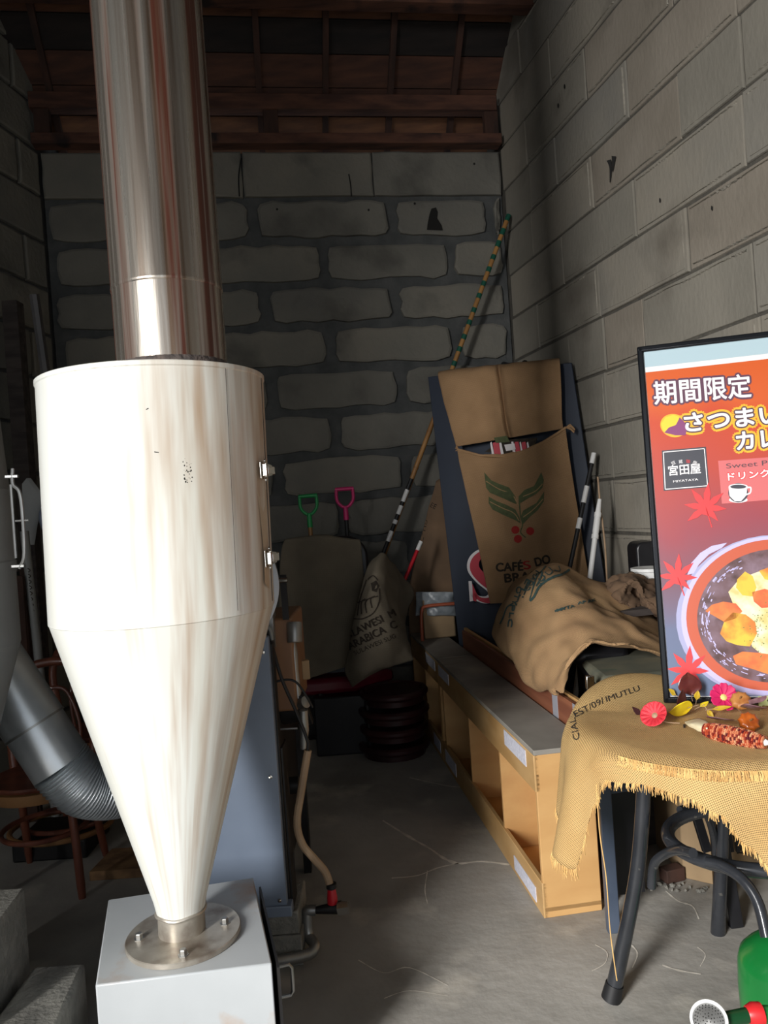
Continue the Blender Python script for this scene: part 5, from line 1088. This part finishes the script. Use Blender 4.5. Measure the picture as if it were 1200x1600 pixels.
# corn cob: every kernel in place, joined
ca, cb_ = Fl(1101, 1140, ZT + .020), Fl(1196, 1160, ZT + .020); co = thing('corn_cob', ca, 'dried multicoloured corn cob lying along the front of the display', 'corn')
ax = (cb_ - ca).normalized(); a = V((0, 0, 1)); a = (a - ax * a.dot(ax)).normalized(); b = ax.cross(a); L = (cb_ - ca).length
km = [mat('kernel_%d' % i, c, rough=.3, coat=.4) for i, c in enumerate([(176, 74, 48), (128, 42, 36), (206, 128, 92), (92, 34, 40), (214, 160, 120)])]
prof = lambda t: .0235 * (1 - .35 * (2 * t - 1) ** 4) * (.86 + .14 * math.cos((t - .4) * 3))
MB().tube([ca.lerp(cb_, t / 10) for t in range(11)], [prof(t / 10) * .9 for t in range(11)], 14).build('core', M['tanwood'], co)
kb = MB()
for i in range(30):
    for k in range(15):
        t = (i + .5) / 30; an = 2 * PI * k / 15 + .1 * math.sin(i); d = a * math.cos(an) + b * math.sin(an); s_ = ax.cross(d); p = ca.lerp(cb_, t) + d * prof(t) * .86
        q = [p + ax * L / 30 * .46 * u + s_ * .0046 * v_ for u, v_ in ((-1, -1), (1, -1), (1, 1), (-1, 1))]; q2 = [p + ax * L / 30 * .3 * u + s_ * .0032 * v_ + d * .0048 for u, v_ in ((-1, -1), (1, -1), (1, 1), (-1, 1))]
        kb.hexa(q, q2, R.choice((0, 0, 1, 2, 3, 4, 2)))
o = kb.build('kernels', km, co); o['kind'] = 'stuff'
rows = [[Fl(x, y, ZT + z) for x, y, z in r_] for r_ in (((1106, 1129, .03), (1105, 1137, .034), (1103, 1145, .014)), ((1094, 1122, .024), (1093, 1133, .030), (1092, 1143, .012)), ((1080, 1124, .014), (1080, 1131, .020), (1083, 1138, .008)), ((1070, 1128, .006), (1071, 1131, .008), (1074, 1134, .005)))]
g_, uv_ = sheet(rows, 9, 9, .003, 30); MB().grid(g_, uv_).build('husk', mat('husk', (236, 226, 190), (214, 200, 160), 20, rough=.7), co, solid=.0015)
MB().tube([cb_ - ax * .002, cb_ + ax * .012], [.010, .004], 8).build('husk_tip', M['white'], co)

# ------------------------------------------------------------------ under and behind the table
bb = thing('cardboard_box', Fl(1090, 1386), 'tall pale cardboard box under the table, printed on its side', 'box')
q0 = Fl(1068, 1372); q1 = Fl(1115, 1383); q = [q0, q1, q1 + V((.03, .3, 0)), q0 + V((.0, .3, 0))]
MB().hexa(q, [p + V((0, 0, .40)) for p in q]).build('carton', M['card'], bb, bevel=.004)
q0b = q1 + V((.005, .02, 0)); q1b = Fl(1205, 1366); q = [q0b, q1b, q1b + V((.03, .3, 0)), q0b + V((.0, .3, 0))]
b2 = MB().hexa(q, [p + V((0, 0, .30)) for p in q]).build('flat_carton', M['card'], bevel=.004); tag(b2, 'cardboard box with vertical Japanese lettering beside the tall carton', 'box')
mb = MB(); nn = (q1b - q0b).cross(V((0, 0, 1))).normalized(); nn = nn if nn.y < 0 else -nn
print_text(mb, '宮', (1150, 1332), (1168, 1333), 14, on_plane(q0b, nn, .003), .02); mb.build('lettering', M['inkblack'], b2, smooth=False); mb = MB(); print_text(mb, '珈', (1152, 1316), (1160, 1316), 6, on_plane(q0b, nn, .003)); mb.build('lettering', M['inkblack'], b2, smooth=False)
bk = thing('dark_chair', (1.2, 2.75, 0), 'black chair frame folded behind the bentwood table', 'chair')
MB().slab(Fl(1150, 1448), W(1118, 1262, 2.62), (1, 0, 0), .045, .03).build('leg', M['black'], bk, bevel=.004)
for x in (1128, 1137, 1146): MB().slab(W(x + 6, 1330, 2.66), W(x - 8, 1230, 2.66), (1, 0, 0), .013, .02).build('slat', M['black'], bk, bevel=.002)
MB().slab(W(1105, 1330, 2.58), W(1082, 1255, 2.58), (1, 0, 0), .03, .02).build('side_rail', M['black'], bk, bevel=.003)
MB().slab(W(1160, 1320, 2.7), W(1150, 1290, 2.7), (1, 0, 0), .03, .05).build('seat_corner', M['black'], bk, bevel=.006)
for x, y in ((1113, 1303), (1115, 1318)): MB().lathe([(0, 0), (.004, 0), (.003, .003), (0, .004)], W(x, y, 2.56), (0, -1, 0), n=8, cap=False).build('screw', M['chrome'], bk)
tag(MB().slab(Fl(1036, 1368, .025), Fl(1064, 1361, .025), (0, 0, 1), .05, .05).build('wood_block', M['rafter'], bevel=.003), 'small brown wooden block on the floor left of the carton', 'block')
rb = MB()
for k in range(22):
    p = Fl(1000 + R.random() * 110, 1378 + R.random() * 14, .006); rb.lathe([(0, -.006), (.006 + R.random() * .006, 0), (0, .007)], p, (R.random() - .5, R.random() - .5, 1), n=5, cap=False)
o = rb.build('debris', M['concblock'], smooth=False); tag(o, 'crumbs of mortar on the floor in front of the carton', 'debris', kind='stuff')
tag(MB().box((1.12, 3.24, .17), (.34, .02, .34), .12).build('dark_board', M['darkbeam'], bevel=.003), 'dark brown board standing on the floor behind the carton', 'board')
# watering can
wc = thing('watering_can', (1.0, 1.98, 0), 'green plastic watering can with red-ringed spout at the bottom right', 'watering can')
cw = V((1.0, 2.06, 0)); 
mb = MB(); prof = [(.11, 0), (.125, .01), (.128, .12), (.125, .19), (.118, .215), (.10, .235), (.075, .256), (.045, .27), (.0, .272)]
mb.lathe(prof, cw, n=44, cap=False); mb.build('body', M['cangreen'], wc)
MB().tube(cr([cw + V((-.02, -.02, .29)), cw + V((0, 0, .36)), cw + V((.10, .03, .36)), cw + V((.15, .04, .2))], 24), .014, 12).build('handle', M['cangreen'], wc)
s0_, s1_ = W(1205, 1585, 1.72), W(1128, 1594, 1.70); rj = W(1180, 1584, 1.715)
MB().tube([cw + V((.0, -.10, .10)), s0_ + V((.02, 0, 0)), s0_, rj], [.022, .02, .018, .018], 16).build('spout_base', M['cangreen'], wc)
MB().tube([rj + V((.014, 0, 0)), rj - V((.004, 0, 0)), rj - V((.018, 0, .001))], [.023, .024, .018], 20).build('ring', M['canred'], wc)
MB().tube([rj - V((.014, 0, .001)), s1_], .0155, 16).build('spout_tip', M['can_dark'], wc)
rc_ = W(1108, 1594, 1.69); ax = V((-.35, -.55, .75)).normalized()
MB().lathe([(.012, -.05), (.034, -.008), (.040, -.004), (.040, .004), (.034, .006), (.033, .002)], rc_, ax, n=40, cap=False).build('rose', M['white'], wc)
mb = MB().lathe([(0, .006), (.02, .004), (.033, .001)], rc_, ax, n=30, cap=False); pl = mb.build('rose_plate', M['steel'], wc)
hb = MB(); a = (V((1, 0, 0)) - ax * ax.x).normalized(); b = ax.cross(a)
for r_ in (.006, .012, .018, .024, .029):
    for k in range(int(r_ * 900)):
        an = 2 * PI * k / int(r_ * 900); hb.lathe([(0, .0), (.0015, .0)], rc_ + a * r_ * math.cos(an) + b * r_ * math.sin(an) + ax * (.0065 - r_ * .13), ax, n=6, cap=False)
o = hb.build('holes', M['darkcrack'], pl, smooth=False); o['kind'] = 'stuff'
